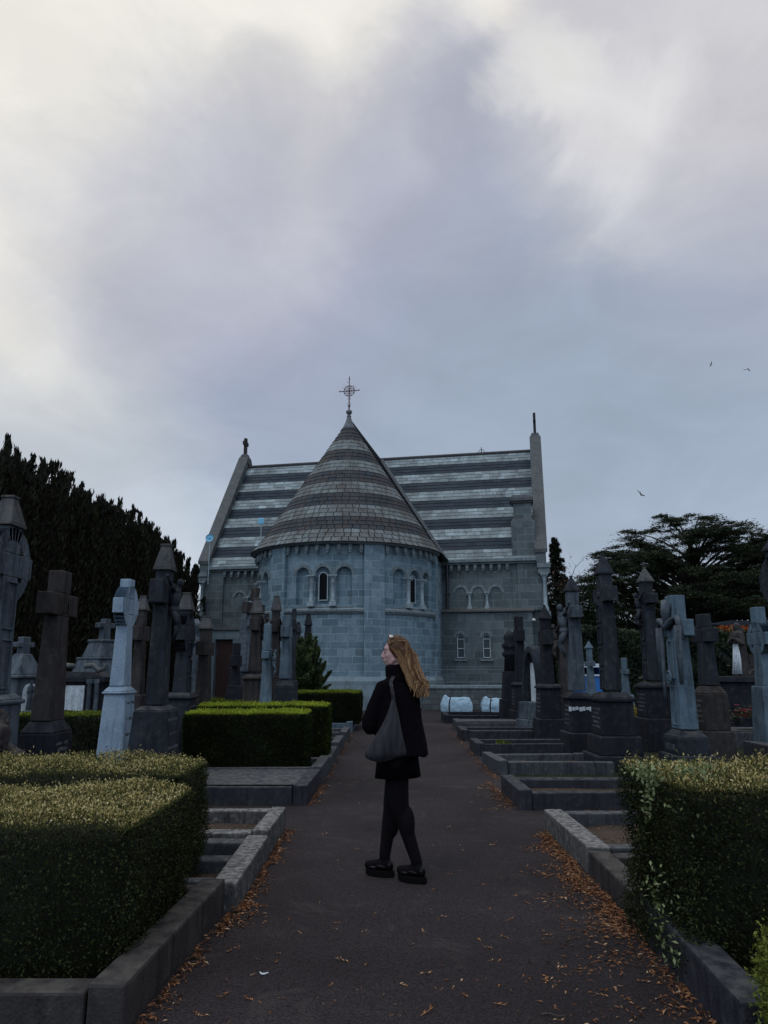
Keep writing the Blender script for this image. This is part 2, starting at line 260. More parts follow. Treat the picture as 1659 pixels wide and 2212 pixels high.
# ------------------------------------------------------------ mesh builder
class MB:
    def __init__(s): s.v = []; s.f = []; s.a = {}; s.uv = {}
    def add(s, vs, fs, a=None, uv=None):
        o = len(s.v); s.v += [tuple(x) for x in vs]
        for i, f in enumerate(fs):
            if a is not None: s.a[len(s.f)] = a
            if uv is not None: s.uv[len(s.f)] = uv[i] if isinstance(uv[0], (list, tuple)) and isinstance(uv[0][0], (list, tuple)) else uv
            s.f.append([o+k for k in f])
        return s
    def box(s, x0, x1, y0, y1, z0, z1, tx=0.0, ty=0.0):
        """box; tx / ty shrink the top on each side"""
        vs = [(x0, y0, z0), (x1, y0, z0), (x1, y1, z0), (x0, y1, z0), (x0+tx, y0+ty, z1), (x1-tx, y0+ty, z1), (x1-tx, y1-ty, z1), (x0+tx, y1-ty, z1)]
        return s.add(vs, [(0, 3, 2, 1), (4, 5, 6, 7), (0, 1, 5, 4), (1, 2, 6, 5), (2, 3, 7, 6), (3, 0, 4, 7)])
    def prism(s, pts, y0, y1):
        """outline in x-z, counter-clockwise seen from -y, extruded along y"""
        n = len(pts); vs = [(p[0], y0, p[1]) for p in pts]+[(p[0], y1, p[1]) for p in pts]
        fs = [tuple(range(n)), tuple(range(2*n-1, n-1, -1))]+[((i+1) % n, i, n+i, n+(i+1) % n) for i in range(n)]
        return s.add(vs, fs)
    def lathe(s, prof, n=24, cx=0, cy=0, sx=1, sy=1):
        vs = []; fs = []
        for r, z in prof:
            for i in range(n):
                a = 2*math.pi*i/n; vs.append((cx+r*math.cos(a)*sx, cy+r*math.sin(a)*sy, z))
        for k in range(len(prof)-1):
            for i in range(n):
                j = (i+1) % n; fs.append((k*n+i, k*n+j, (k+1)*n+j, (k+1)*n+i))
        fs.append(tuple(range(n-1, -1, -1))); fs.append(tuple((len(prof)-1)*n+i for i in range(n)))
        return s.add(vs, fs)
    def tube(s, pts, rad, n=8, caps=True):
        pts = [Vector(p) for p in pts]; vs = []; fs = []
        if not isinstance(rad, (list, tuple)): rad = [rad]*len(pts)
        ref = None
        for i, p in enumerate(pts):
            d = (pts[min(i+1, len(pts)-1)]-pts[max(i-1, 0)]).normalized()
            if ref is None: ref = Vector((0, 0, 1)) if abs(d.z) < .9 else Vector((1, 0, 0))
            u = (ref - d*ref.dot(d)).normalized(); w = d.cross(u); ref = u
            for k in range(n):
                a = 2*math.pi*k/n; vs.append(p+(u*math.cos(a)+w*math.sin(a))*rad[i])
        for i in range(len(pts)-1):
            for k in range(n):
                j = (k+1) % n; fs.append((i*n+k, i*n+j, (i+1)*n+j, (i+1)*n+k))
        if caps: fs.append(tuple(range(n-1, -1, -1))); fs.append(tuple((len(pts)-1)*n+k for k in range(n)))
        return s.add(vs, fs)
    def ell(s, c, r, rings=8, n=12, rot=None):
        vs = []; fs = []; c = Vector(c)
        rr = r if isinstance(r, (tuple, list)) else (r, r, r)
        def P(x, y, z):
            p = Vector((x*rr[0], y*rr[1], z*rr[2]))
            if rot is not None: p = rot @ p
            return c+p
        vs.append(P(0, 0, -1))
        for i in range(1, rings):
            ph = -math.pi/2+math.pi*i/rings
            for k in range(n):
                a = 2*math.pi*k/n; vs.append(P(math.cos(ph)*math.cos(a), math.cos(ph)*math.sin(a), math.sin(ph)))
        vs.append(P(0, 0, 1)); T = len(vs)-1
        for k in range(n):
            j = (k+1) % n; fs.append((0, 1+j, 1+k)); b = 1+(rings-2)*n; fs.append((T, b+k, b+j))
        for i in range(rings-2):
            for k in range(n):
                j = (k+1) % n; b = 1+i*n; fs.append((b+k, b+j, b+n+j, b+n+k))
        return s.add(vs, fs)
    def xf(s, mat, start=0):
        for i in range(start, len(s.v)): s.v[i] = tuple(mat @ Vector(s.v[i]))
        return s
    def build(s, name, mat, parent=None, bevel=0.0, smooth=False, fix=False):
        me = bpy.data.meshes.new(name); me.from_pydata(s.v, [], s.f)
        if s.a:
            at_ = me.attributes.new('v', 'FLOAT', 'FACE'); arr = np.zeros(len(s.f), 'f')
            for k, x in s.a.items(): arr[k] = x
            at_.data.foreach_set('value', arr)
        uvl = me.uv_layers.new(name='UVMap'); me.update()
        for p in me.polygons:
            n = p.normal; cu = s.uv.get(p.index)
            for j, li in enumerate(p.loop_indices):
                if cu is not None: uvl.data[li].uv = cu[j]; continue
                co = me.vertices[me.loops[li].vertex_index].co
                if abs(n.z) > .75: uv = (co.x, co.y)
                elif abs(n.x) > abs(n.y): uv = (co.y, co.z)
                else: uv = (co.x, co.z)
                uvl.data[li].uv = uv
        if fix:
            bm = bmesh.new(); bm.from_mesh(me); bmesh.ops.recalc_face_normals(bm, faces=bm.faces); bm.to_mesh(me); bm.free()
        o = bpy.data.objects.new(name, me); COL.objects.link(o)
        me.materials.append(M[mat] if isinstance(mat, str) else mat)
        if smooth: me.polygons.foreach_set('use_smooth', [True]*len(me.polygons))
        if parent: o.parent = parent
        if bevel:
            md = o.modifiers.new('Bevel', 'BEVEL'); md.width = bevel; md.segments = 2; md.limit_method = 'ANGLE'; md.angle_limit = R(35)
        return o
def tag(o, label=None, cat=None, group=None, kind=None):
    if label: o['label'] = label
    if cat: o['category'] = cat
    if group: o['group'] = group
    if kind: o['kind'] = kind
    return o
def empty(name, loc=(0, 0, 0), rz=0.0, label=None, cat=None, group=None):
    o = bpy.data.objects.new(name, None); COL.objects.link(o); o.location = loc; o.rotation_euler = (0, 0, rz); o.empty_display_size = .2
    return tag(o, label, cat, group)
def copy_tree(o, parent=None):
    c = o.copy(); COL.objects.link(c); c.parent = parent
    for ch in [x for x in bpy.data.objects if x.parent == o]: copy_tree(ch, c)
    return c

rng = np.random.default_rng(7)
def unit(a): return a/np.maximum(np.linalg.norm(a, axis=1, keepdims=True), 1e-9)
def leaf_arrays(c, axis, nrm, ln, wd, bend=.15):
    """rhombic leaves: centres, long axis, normal"""
    axis = unit(axis); side = unit(np.cross(axis, nrm)); nn = np.cross(side, axis)
    ln = np.broadcast_to(np.asarray(ln, float), (len(c),))[:, None]; wd = np.broadcast_to(np.asarray(wd, float), (len(c),))[:, None]
    v = np.stack([c-axis*ln*.5, c+side*wd*.5+nn*ln*bend, c+axis*ln*.5, c-side*wd*.5+nn*ln*bend], 1)
    return v.reshape(-1, 3)
def quads_obj(name, verts, att, mat, parent=None, extra=None):
    """verts: 4 per leaf; extra: (verts, faces, att value) closed core added to the same mesh"""
    nq = len(verts)//4; V = verts; nf = nq; loops = np.arange(nq*4); ls = np.arange(nq)*4; A = np.asarray(att, 'f')
    if extra:
        ev, ef, ea = extra; base = len(V); V = np.concatenate([V, np.array(ev)]); ef = np.array(ef)
        loops = np.concatenate([loops, (ef+base).ravel()]); ls = np.concatenate([ls, nq*4+np.arange(len(ef))*4]); nf += len(ef); A = np.concatenate([A, np.full(len(ef), ea, 'f')])
    me = bpy.data.meshes.new(name); me.vertices.add(len(V)); me.vertices.foreach_set('co', V.astype('f').ravel())
    me.loops.add(len(loops)); me.loops.foreach_set('vertex_index', loops.astype('i')); me.polygons.add(nf)
    me.polygons.foreach_set('loop_start', ls.astype('i'))
    at_ = me.attributes.new('v', 'FLOAT', 'FACE'); at_.data.foreach_set('value', A); me.update(calc_edges=True); me.validate()
    o = bpy.data.objects.new(name, me); COL.objects.link(o); me.materials.append(M[mat])
    if parent: o.parent = parent
    return o
# ------------------------------------------------------------ ground and path
g = MB(); g.add([(-900, -300, 0), (900, -300, 0), (900, 1500, 0), (-900, 1500, 0)], [(0, 1, 2, 3)])
tag(g.build('ground', 'soil'), kind='structure')
p = MB()
p.add([(-1.20, -3, .004), (1.62, -3, .004), (1.66, 7.62, .004), (-1.02, 7.55, .004)], [(0, 1, 2, 3)])
p.add([(-9, 7.55, .004), (-1.02, 7.55, .004), (1.66, 7.62, .004), (9, 7.70, .004), (9, 8.52, .004), (1.60, 8.46, .004), (-.95, 8.72, .004), (-9, 8.72, .004)], [tuple(range(8))])
p.add([(-.95, 8.72, .004), (1.60, 8.46, .004), (1.95, 24.6, .004), (-.9, 24.6, .004)], [(0, 1, 2, 3)])
p.add([(-9, 24.6, .004), (-.9, 24.6, .004), (1.95, 24.6, .004), (9, 24.6, .004), (9, 29.6, .004), (-9, 29.6, .004)], [tuple(range(6))])
tag(p.build('path', 'asphalt'), kind='structure')

# ------------------------------------------------------------ chapel
CA = R(11.7); CC = Vector((-1.63, 32.6, 0))
CU = Vector((math.cos(CA), -math.sin(CA), 0)); CV = Vector((math.sin(CA), math.cos(CA), 0))
def lp(px, py, yl):
    """photo pixel -> chapel-local x, z on the plane y = yl"""
    d = pdir(px, py); o = Vector((0, 0, CH))-CC
    t = (yl-o.dot(CV))/d.dot(CV); q = o+d*t
    return q.dot(CU), CH+d.z*t
chapel = empty('chapel', CC, -CA, 'grey stone chapel with round apse, striped conical slate roof and long banded nave roof', 'chapel')
def panel(mb, u0, u1, z0, z1, holes, mp, step=.28, depth=.16, backs=True):
    """wall sheet with openings; mp(u, z, d) places it, d = depth into the wall"""
    pts = []; edges = []
    def loop(poly):
        b = len(pts); pts.extend([Vector(q) for q in poly]); n = len(poly)
        edges.extend([(b+i, b+(i+1) % n) for i in range(n)])
    nu = max(1, int(round((u1-u0)/step))); nz = max(1, int(round((z1-z0)/step)))
    us = [u0+(u1-u0)*i/nu for i in range(nu+1)]; zs = [z0+(z1-z0)*i/nz for i in range(nz+1)]
    loop([(u, z0) for u in us[:-1]]+[(u1, z) for z in zs[:-1]]+[(u, z1) for u in us[:0:-1]]+[(u0, z) for z in zs[:0:-1]])
    def inside(q, poly):
        c = False; n = len(poly); x, y = q
        for i in range(n):
            x1, y1 = poly[i]; x2, y2 = poly[(i+1) % n]
            if (y1 > y) != (y2 > y) and x < (x2-x1)*(y-y1)/(y2-y1)+x1: c = not c
        return c
    for h in holes: loop(h)
    for u in us[1:-1]:
        for z in zs[1:-1]:
            if not any(inside((u, z), h) or min((Vector(q)-Vector((u, z))).length for q in h) < .05 for h in holes): pts.append(Vector((u, z)))
    vs, _, fs, *_ = delaunay_2d_cdt(pts, edges, [], 0, 1e-5)
    for f in fs:
        cx = sum(vs[i][0] for i in f)/3; cz = sum(vs[i][1] for i in f)/3
        if any(inside((cx, cz), h) for h in holes) or not (u0 <= cx <= u1): continue
        tri = [(vs[i][0], vs[i][1]) for i in f]
        mb.add([mp(u, z, 0) for u, z in tri], [(0, 1, 2)], uv=tri)
    for h in holes:
        n = len(h)
        for i in range(n):
            a, b_ = h[i], h[(i+1) % n]
            q = [(a[0], a[1]), (b_[0], b_[1]), (b_[0]+.16, b_[1]), (a[0]+.16, a[1])]
            mb.add([mp(a[0], a[1], 0), mp(b_[0], b_[1], 0), mp(b_[0], b_[1], depth), mp(a[0], a[1], depth)], [(3, 2, 1, 0)], uv=q[::-1])
        if backs:
            cu = sum(q[0] for q in h)/n; cz = sum(q[1] for q in h)/n
            for i in range(n):
                a, b_ = h[i], h[(i+1) % n]; tri = [(cu, cz), a, b_]
                mb.add([mp(u, z, depth) for u, z in tri], [(0, 1, 2)], uv=[tuple(q) for q in tri])
def arch(c, w, z0, z1, n=10):
    r = w/2; pts = [(c-r, z0), (c+r, z0)]
    for i in range(n+1):
        a = math.pi*i/n; pts.append((c+r*math.cos(a), z1-r+r*math.sin(a)))
    return pts
RA = 3.86
def cyl(r0, x0=0.0):
    return lambda u, z, d: ((r0-d)*math.sin(x0+u/r0), -(r0-d)*math.cos(x0+u/r0), z)
def flat(y, sgn=1): return lambda u, z, d: (u, y+d, z)
R30 = R(30)
ZS = 3.66
# apse wall: plinth, lower drum, upper drum with blind arcade, pilasters
mb = MB(); 
for k in (-1, 0, 1):
    bw = RA*R(60)
    hs = [arch(c, .60, 3.98, 5.46) for c in (-.86, 0, .86)]
    panel(mb, -bw/2, bw/2, ZS, 6.36, hs, cyl(RA, k*R(60)), .24, .20)
    panel(mb, -bw/2, bw/2, 1.2, ZS, [], cyl(RA+.06, k*R(60)), .4)
# straight link between apse and nave
for s in (-1, 1):
    mb.box(s*RA-.03 if s < 0 else RA-.3, -RA+.3 if s < 0 else RA+.03, 0.0, 2.7, 0.0, 6.36)
aw = mb.build('apse_wall', 'ashlar', chapel)
for a in (-90, -30, 30, 90):
    mb = MB()
    w = .84; r = RA+.17; h = w/2/r; n = 4; a0 = R(a)
    prof = [(math.sin(a0+h*(2*i/n-1)), -math.cos(a0+h*(2*i/n-1))) for i in range(n+1)]
    for (z0, z1, rr) in ((1.2, ZS+.02, r+.03), (ZS+.02, 6.34, r)):
        for i in range(n):
            (x0, y0), (x1, y1) = prof[i], prof[i+1]; uu = [w*i/n+a*.1, w*(i+1)/n+a*.1]
            mb.add([(x0*rr, y0*rr, z0), (x1*rr, y1*rr, z0), (x1*rr, y1*rr, z1), (x0*rr, y0*rr, z1)], [(0, 1, 2, 3)], uv=[(uu[0], z0), (uu[1], z0), (uu[1], z1), (uu[0], z1)])
        for (x, y), sg in ((prof[0], 1), (prof[-1], -1)):
            ri = RA-.2; q = [(x*ri, y*ri, z0), (x*rr, y*rr, z0), (x*rr, y*rr, z1), (x*ri, y*ri, z1)]
            uv_ = [(0, z0), (.3, z0), (.3, z1), (0, z1)]
            mb.add(q if sg > 0 else q[::-1], [(0, 1, 2, 3)], uv=uv_ if sg > 0 else uv_[::-1])
    mb.build('pilaster', 'ashlar', chapel)
def ringband(prof, a0, a1, n=40, closed=True):
    """profile [(r, z)...] swept round the apse between two angles"""
    m = MB(); k = len(prof); vs = []
    for i in range(n+1):
        a = a0+(a1-a0)*i/n
        for r, z in prof: vs.append((r*math.sin(a), -r*math.cos(a), z))
    L = [0]
    for j in range(1, k+1): L.append(L[-1]+math.hypot(prof[j % k][0]-prof[j-1][0], prof[j % k][1]-prof[j-1][1]))
    for i in range(n):
        for j in range(k if closed else k-1):
            j2 = (j+1) % k; u0 = (a0+(a1-a0)*i/n)*4; u1 = (a0+(a1-a0)*(i+1)/n)*4
            m.add([vs[i*k+j], vs[(i+1)*k+j], vs[(i+1)*k+j2], vs[i*k+j2]], [(0, 1, 2, 3)], uv=[(u0, L[j]), (u1, L[j]), (u1, L[j+1]), (u0, L[j+1])])
    return m
m_ = ringband([(RA+.02, 0), (RA+.36, 0), (RA+.36, 1.06), (RA+.24, 1.22), (RA+.02, 1.24)], -R(93), R(93))
m_.build('plinth', 'plinth', chapel)
for s in (-1, 0, 1):
    h = R(30)-.42/4.0
    ringband([(RA-.02, ZS-.05), (RA+.10, ZS-.05), (RA+.17, ZS+.05), (RA+.17, ZS+.12), (RA-.02, ZS+.20)], s*R(60)-h, s*R(60)+h, 14).build('string_course', 'trim', chapel)
ringband([(RA-.05, 6.34), (RA+.24, 6.34), (RA+.30, 6.42), (RA+.30, 6.50), (RA-.05, 6.55)], -R(92), R(92)).build('eaves_moulding', 'trim', chapel)

# carved heads under the eaves
cm = MB(); cm.box(-.065, .075, -.16, .1, .06, .24); cm.ell((0, -.14, .02), (.075, .085, .105), 7, 10); cm.ell((0, -.225, .01), (.018, .03, .03), 4, 6); cm.box(-.05, .05, -.20, -.1, -.10, -.05)
cm.ell((-.03, -.205, .045), (.014, .014, .01), 4, 6); cm.ell((.03, -.205, .045), (.014, .014, .01), 4, 6)
corb = cm.build('corbel_head', 'trim', chapel)
first = True
def place_corbel(x, y, z, rz):
    global first
    c = corb if first else corb.copy()
    if not first: COL.objects.link(c); c.parent = chapel
    first = False; c.location = (x, y, z); c.rotation_euler = (0, 0, rz)
for s in (-1, 0, 1):
    for i in range(8):
        a = s*R(60)+R(30)*(-.74+1.48*i/7)
        place_corbel(RA*math.sin(a), -RA*math.cos(a), 6.09, a)
for i in range(8): place_corbel(4.35+i*.37, 2.60, 6.07, 0)
for i in range(8): place_corbel(-4.35-i*.37, 2.60, 6.07, 0)

def column(x, y, z0, z1, r=.068, rz=0.0):
    c = empty('column', (x, y, 0), rz); c.parent = chapel
    m = MB(); m.box(-r*1.7, r*1.7, -r*1.7, r*1.7, z0, z0+.16); m.build('column_base', 'paletrim', c, .006)
    m = MB(); m.lathe([(r*1.55, z0+.16), (r*1.6, z0+.20), (r*1.15, z0+.235), (r*1.3, z0+.26), (r, z0+.30), (r*.94, z1-.30), (r*1.1, z1-.285), (r*.94, z1-.265)], 14); m.build('column_shaft', 'paletrim', c, 0, True)
    m = MB(); m.lathe([(r*.95, z1-.265), (r*1.1, z1-.2), (r*1.35, z1-.12), (r*1.75, z1-.06)], 12)
    for sx in (-1, 1):
        for sy in (-1, 1): m.ell((sx*r*1.35, sy*r*1.35, z1-.10), (.035, .035, .04), 5, 7)
    m.box(-r*2.1, r*2.1, -r*2.1, r*2.1, z1-.055, z1); m.build('capital', 'paletrim', c, .004)
    return c
def hood(c, w, zs, mp, z0=None, t=.13):
    """raised ring of voussoirs over a round arch; mp places u, z, depth"""
    m = MB(); r0 = w/2+.005; r1 = r0+t; n = 11; d = -.022
    P = []
    for i in range(n+1):
        a = math.pi*i/n; P.append(((c+r0*math.cos(a), zs+r0*math.sin(a)), (c+r1*math.cos(a), zs+r1*math.sin(a))))
    for i in range(n):
        g_ = .006
        (a0, b0), (a1, b1) = P[i], P[i+1]
        a0 = (a0[0]+(a1[0]-a0[0])*g_*4, a0[1]+(a1[1]-a0[1])*g_*4); b0 = (b0[0]+(b1[0]-b0[0])*g_*4, b0[1]+(b1[1]-b0[1])*g_*4)
        vs = [mp(*q, d) for q in (a0, b0, b1, a1)]+[mp(*q, .03) for q in (a0, b0, b1, a1)]
        m.add(vs, [(0, 1, 2, 3), (4, 7, 6, 5), (0, 4, 5, 1), (1, 5, 6, 2), (2, 6, 7, 3), (3, 7, 4, 0)])
    m.build('arch_moulding', 'trim', chapel, fix=True)
def window(c, w, z0, z1, mp, bars=False, glass='glass', pf=None):
    """arched sash; mp places u, z, depth; glass pane is a sub-part"""
    fwd = .045 if not bars else .07; out = arch(c, w, z0, z1); inn = arch(c, w-fwd, z0+fwd/2, z1-fwd/2); n = len(out); m = MB()
    for i in range(n):
        j = (i+1) % n
        vs = [mp(*out[i], .09), mp(*out[j], .09), mp(*inn[j], .09), mp(*inn[i], .09), mp(*out[i], .15), mp(*out[j], .15), mp(*inn[j], .15), mp(*inn[i], .15)]
        m.add(vs, [(0, 1, 2, 3), (0, 4, 5, 1), (3, 2, 6, 7), (4, 7, 6, 5)])
    if bars:
        zb = z1-w*.62
        for zz in (zb, (zb+z0)/2 if bars == 2 else None):
            if zz is None: continue
            vs = [mp(c-w/2+.02, zz-.014, .085), mp(c+w/2-.02, zz-.014, .085), mp(c+w/2-.02, zz+.014, .085), mp(c-w/2+.02, zz+.014, .085)]
            vs += [mp(c-w/2+.02, zz-.014, .13), mp(c+w/2-.02, zz-.014, .13), mp(c+w/2-.02, zz+.014, .13), mp(c-w/2+.02, zz+.014, .13)]
            m.add(vs, [(0, 1, 2, 3), (4, 7, 6, 5), (0, 4, 5, 1), (1, 5, 6, 2), (2, 6, 7, 3), (3, 7, 4, 0)])
    wdw = m.build('window', 'frame', chapel, fix=True)
    m = MB(); cu = c; cz = (z0+z1)/2
    for i in range(n):
        j = (i+1) % n; m.add([mp(cu, cz, .12), mp(*inn[i], .12), mp(*inn[j], .12)], [(0, 1, 2)])
    m.build('pane', glass, wdw)
for k in (-1, 0, 1):
    mp = cyl(RA, k*R(60))
    for c in (-.86, 0, .86): hood(c, .60, 5.16, mp)
    for c in (-.43, .43):
        a = k*R(60)+c/RA; r = RA+.05
        column(r*math.sin(a), -r*math.cos(a), 3.90, 5.12, .078, a)
    window(0, .38, 4.14, 5.26, mp)
for k in (-1, 0, 1):
    mp = cyl(RA, k*R(60)); m = MB()      # sloping sills under the arcade
    for c in (-.86, 0, .86):
        vs = [mp(c-.33, 3.98, .19), mp(c+.33, 3.98, .19), mp(c+.33, 3.90, -.04), mp(c-.33, 3.90, -.04), mp(c+.33, 3.86, -.04), mp(c-.33, 3.86, -.04), mp(c-.33, 3.86, .1), mp(c+.33, 3.86, .1)]
        m.add(vs, [(0, 3, 2, 1), (3, 5, 4, 2), (0, 6, 5, 3), (1, 2, 4, 7)])
    m.build('sill', 'trim', chapel, fix=True)

# slates as real thin tiles; bands alternate light and dark every three courses
ZE, ZR, NB = 6.42, 12.86, 11
rs = random.Random(11)
def band_v(z, cone=False):
    k = int((z-ZE)/((ZR-ZE)/NB)+.001)
    if k % 2 == 0: return (.60+rs.random()*.18) if cone else .68+rs.random()*.20+(.12 if rs.random() < .1 else 0)
    return rs.random()*.36
def slate_face(mb, P, u0, u1, z0f, z1f, v):
    """P(u, t, lift) with t the fraction up the slope"""
    q = [P(u0, z0f, .030), P(u1, z0f, .030), P(u1, z1f, .006), P(u0, z1f, .006), P(u0, z0f, .006), P(u1, z0f, .006)]
    mb.add(q, [(0, 1, 2, 3), (4, 5, 1, 0)], a=v)
ROWS = 33
def roof_plane(mb, P, ulen, z_of=lambda t: ZE+(ZR-ZE)*t, clip=None, w=.44, cone=False):
    for r_ in range(ROWS):
        t0, t1 = r_/ROWS, (r_+1.12)/ROWS
        L = ulen(t0) if callable(ulen) else ulen
        u = -(rs.random()*.3+.1 + (w/2 if r_ % 2 else 0))
        while u < L:
            ww = w*(.8+.4*rs.random()); a, b_ = max(u, 0), min(u+ww-.008, L); u += ww
            if b_-a < .03: continue
            if clip and clip(a, b_, t0): continue
            slate_face(mb, P, a/L, b_/L, t0+rs.uniform(-.001, .001), min(t1, 1.0), band_v(z_of(t0), cone))
# cone
RE = 4.16
def Pc(u, t, l):
    a = R(-90)+R(180)*u; fl = .10*max(0, 1-t*6)**2; r = RE*(1-t)+fl+l*.8; z = ZE+(ZR-ZE)*t+l*.5-.02
    return (r*math.sin(a), -r*math.cos(a), z)
mb = MB()
def clen(t): return max(.3, math.pi*RE*(1-t))
for r_ in range(ROWS-1):
    t0, t1 = r_/ROWS, (r_+1.12)/ROWS; L = clen(t0); n = max(8, int(L/.33)); off = .5*(r_ % 2)
    jit_ = [rs.uniform(-.22, .22) for _ in range(n+2)]
    for i in range(n+1):
        a, b_ = (i-off+jit_[i])/n, (i+1-off+jit_[i+1])/n-.003; a, b_ = max(a, 0), min(b_, 1)
        if b_-a > .002: slate_face(mb, Pc, a, b_, t0, min(t1, 1), band_v(ZE+(ZR-ZE)*t0, True))
# gabled continuation of the cone back to the nave ridge
for s in (-1, 1):
    def Pg(u, t, l, s=s): return (s*(RE*(1-t)+.10*max(0, 1-t*6)**2+l*.8), (6.94*u if s > 0 else 6.94*(1-u)), ZE+(ZR-ZE)*t+l*.5-.02)
    roof_plane(mb, Pg, 6.94, clip=lambda a, b_, t, s=s: ((a if s > 0 else 6.94-b_) > 2.4+4.54*t+.1), cone=True)
aroof = mb.build('apse_roof', 'slate_cone', chapel)
m = MB()   # roof body under the tiles
N_ = 48; vs = [(RE*.985*math.sin(R(-90+180*i/N_)), -RE*.985*math.cos(R(-90+180*i/N_)), ZE-.02) for i in range(N_+1)]+[(0, 0, ZR-.06)]
m.add(vs, [(i, i+1, N_+1) for i in range(N_)])
vs = [(-RE*.985, 0, ZE-.02), (RE*.985, 0, ZE-.02), (0, 0, ZR-.06), (-RE*.985, 6.94, ZE-.02), (RE*.985, 6.94, ZE-.02), (0, 6.94, ZR-.06)]
m.add(vs, [(1, 4, 5, 2), (3, 0, 2, 5)]); m.build('apse_roof_deck', 'ridge', chapel)
m = MB(); m.tube([(0, .05, ZR+.01), (0, 6.94, ZR+.01)], .075, 8); m.build('apse_ridge', 'ridge', chapel)
# valley flashings
m = MB()
for s in (-1, 1):
    a = Vector((s*4.10, 2.36, ZE+.02)); b_ = Vector((0, 6.9, ZR+.02)); d = (b_-a).normalized(); w = Vector((s*.10, -.02, .05))
    m.add([a-w*.6, a+w*1.5, b_+w*1.5, b_-w*.6, a-w*.6-Vector((0, 0, .03)), a+w*1.5-Vector((0, 0, .03)), b_+w*1.5-Vector((0, 0, .03)), b_-w*.6-Vector((0, 0, .03))], [(0, 1, 2, 3), (4, 7, 6, 5), (0, 4, 5, 1), (2, 6, 7, 3), (1, 5, 6, 2), (3, 7, 4, 0)])
m.build('valley_flashing', 'lead', chapel, fix=True)
m = MB(); m.lathe([(.40, ZR-.56), (.26, ZR-.36), (.15, ZR-.10), (.10, ZR+.10), (.085, ZR+.12), (.115, ZR+.15), (.085, ZR+.18), (.08, ZR+.27), (.12, ZR+.30), (.15, ZR+.37), (.12, ZR+.45), (.05, ZR+.48)], 16); m.build('lead_cap', 'lead', chapel, 0, True)
# iron wheel cross on the apex
ic = empty('iron_cross'); ic.parent = chapel
m = MB(); zc = ZR+1.42
m.tube([(0, 0, ZR+.4), (0, 0, ZR+2.05)], [.032, .016], 8); m.lathe([(.045, ZR+.62), (.06, ZR+.66), (.03, ZR+.70)], 8)
m.tube([(-.50, 0, zc), (.50, 0, zc)], .016, 8)
for q in ((-.44, zc), (.44, zc), (-.33, zc), (.33, zc)): m.ell((q[0], 0, q[1]), .032, 5, 8)
m.lathe([(.03, ZR+1.98), (.012, ZR+2.16)], 6)
for s in (-1, 1):
    m.tube([(0, 0, ZR+.72), (s*.05, 0, ZR+.70), (s*.09, 0, ZR+.76), (s*.07, 0, ZR+.82)], [.012, .012, .01, .006], 6)
    m.tube([(0, 0, ZR+1.04), (s*.06, 0, ZR+1.02), (s*.08, 0, ZR+1.08)], [.012, .012, .006], 6)
    m.tube([(0, 0, ZR+1.84), (-.05, 0, ZR+1.87), (-.11, 0, ZR+1.85)], [.01, .01, .005], 6) if s < 0 else None
    m.tube([(s*.47, 0, zc), (s*.47, 0, zc+.06)], .01, 6)
    m.tube([(s*.26, 0, zc+.16), (s*.33, 0, zc+.22)], [.01, .004], 5); m.tube([(s*.2, 0, zc+.2), (s*.21, 0, zc+.3)], [.01, .004], 5)
m.build('iron_shaft_and_arms', 'rust', ic)
m = MB(); cir = lambda r, n=28, cx=0, cz=0: [(cx+r*math.cos(2*math.pi*i/n), 0, zc+cz+r*math.sin(2*math.pi*i/n)) for i in range(n+1)]
m.tube(cir(.26), .016, 6, False)
for k in range(8):
    a = math.pi*(k+.5)/4; m.tube(cir(.055, 12, .175*math.cos(a), .175*math.sin(a)), .009, 5, False); m.tube([(0, 0, zc), (.25*math.cos(a), 0, zc+.25*math.sin(a))], .009, 5)
m.ell((0, 0, zc), .05, 6, 8); m.build('iron_wheel', 'rust', ic)

# nave
XL, XR, YN, YRi = -8.20, 8.70, 2.60, 6.94
hx = [lp(q, 1290, YN)[0] for q in (995.5, 1033, 1071)]
mb = MB()
LZ = 4.12
lx1 = lp(1151, 1350, 2.05)[0]
panel(mb, 3.7, XR-.02, LZ-.1, 6.36, [arch(x, .50, 4.30, 5.22) for x in hx], flat(YN), .4, .18)
panel(mb, XL+.02, -3.7, 0, 6.36, [arch(x, .52, 4.30, 5.22) for x in (-4.55, -5.35, -6.15)], flat(YN), .4, .18)
mb.box(XL+.45, XR-.45, YN+.02, 2*YRi-YN, 0, 6.34)
mb.build('nave_wall', 'ashlar2', chapel)
for x in hx: hood(x, .50, 4.97, flat(YN))
for x in (-4.55, -5.35, -6.15): hood(x, .52, 4.96, flat(YN))
for x in ((hx[0]+hx[1])/2, (hx[1]+hx[2])/2, -4.95, -5.75): column(x, YN-.03, 4.16, 4.98, .065)
window(hx[1], .30, 4.30, 5.16, flat(YN)); window(-5.35, .30, 4.30, 5.16, flat(YN))
m = MB(); m.box(XL+.3, XR-.3, YN-.30, YN+.1, 6.35, 6.50); m.box(XL+.3, XR-.3, YN-.18, YN+.1, 6.26, 6.348); m.build('nave_eaves', 'trim', chapel, .01)
m = MB(); m.box(XR-1.32, XR-.02, YN-.10, YN+.05, LZ, 6.26); m.build('corner_buttress', 'ashlar2', chapel)
m = MB(); m.box(XL+.02, XL+1.2, YN-.10, YN+.05, 0.0, 6.26); m.build('corner_buttress', 'ashlar2', chapel)
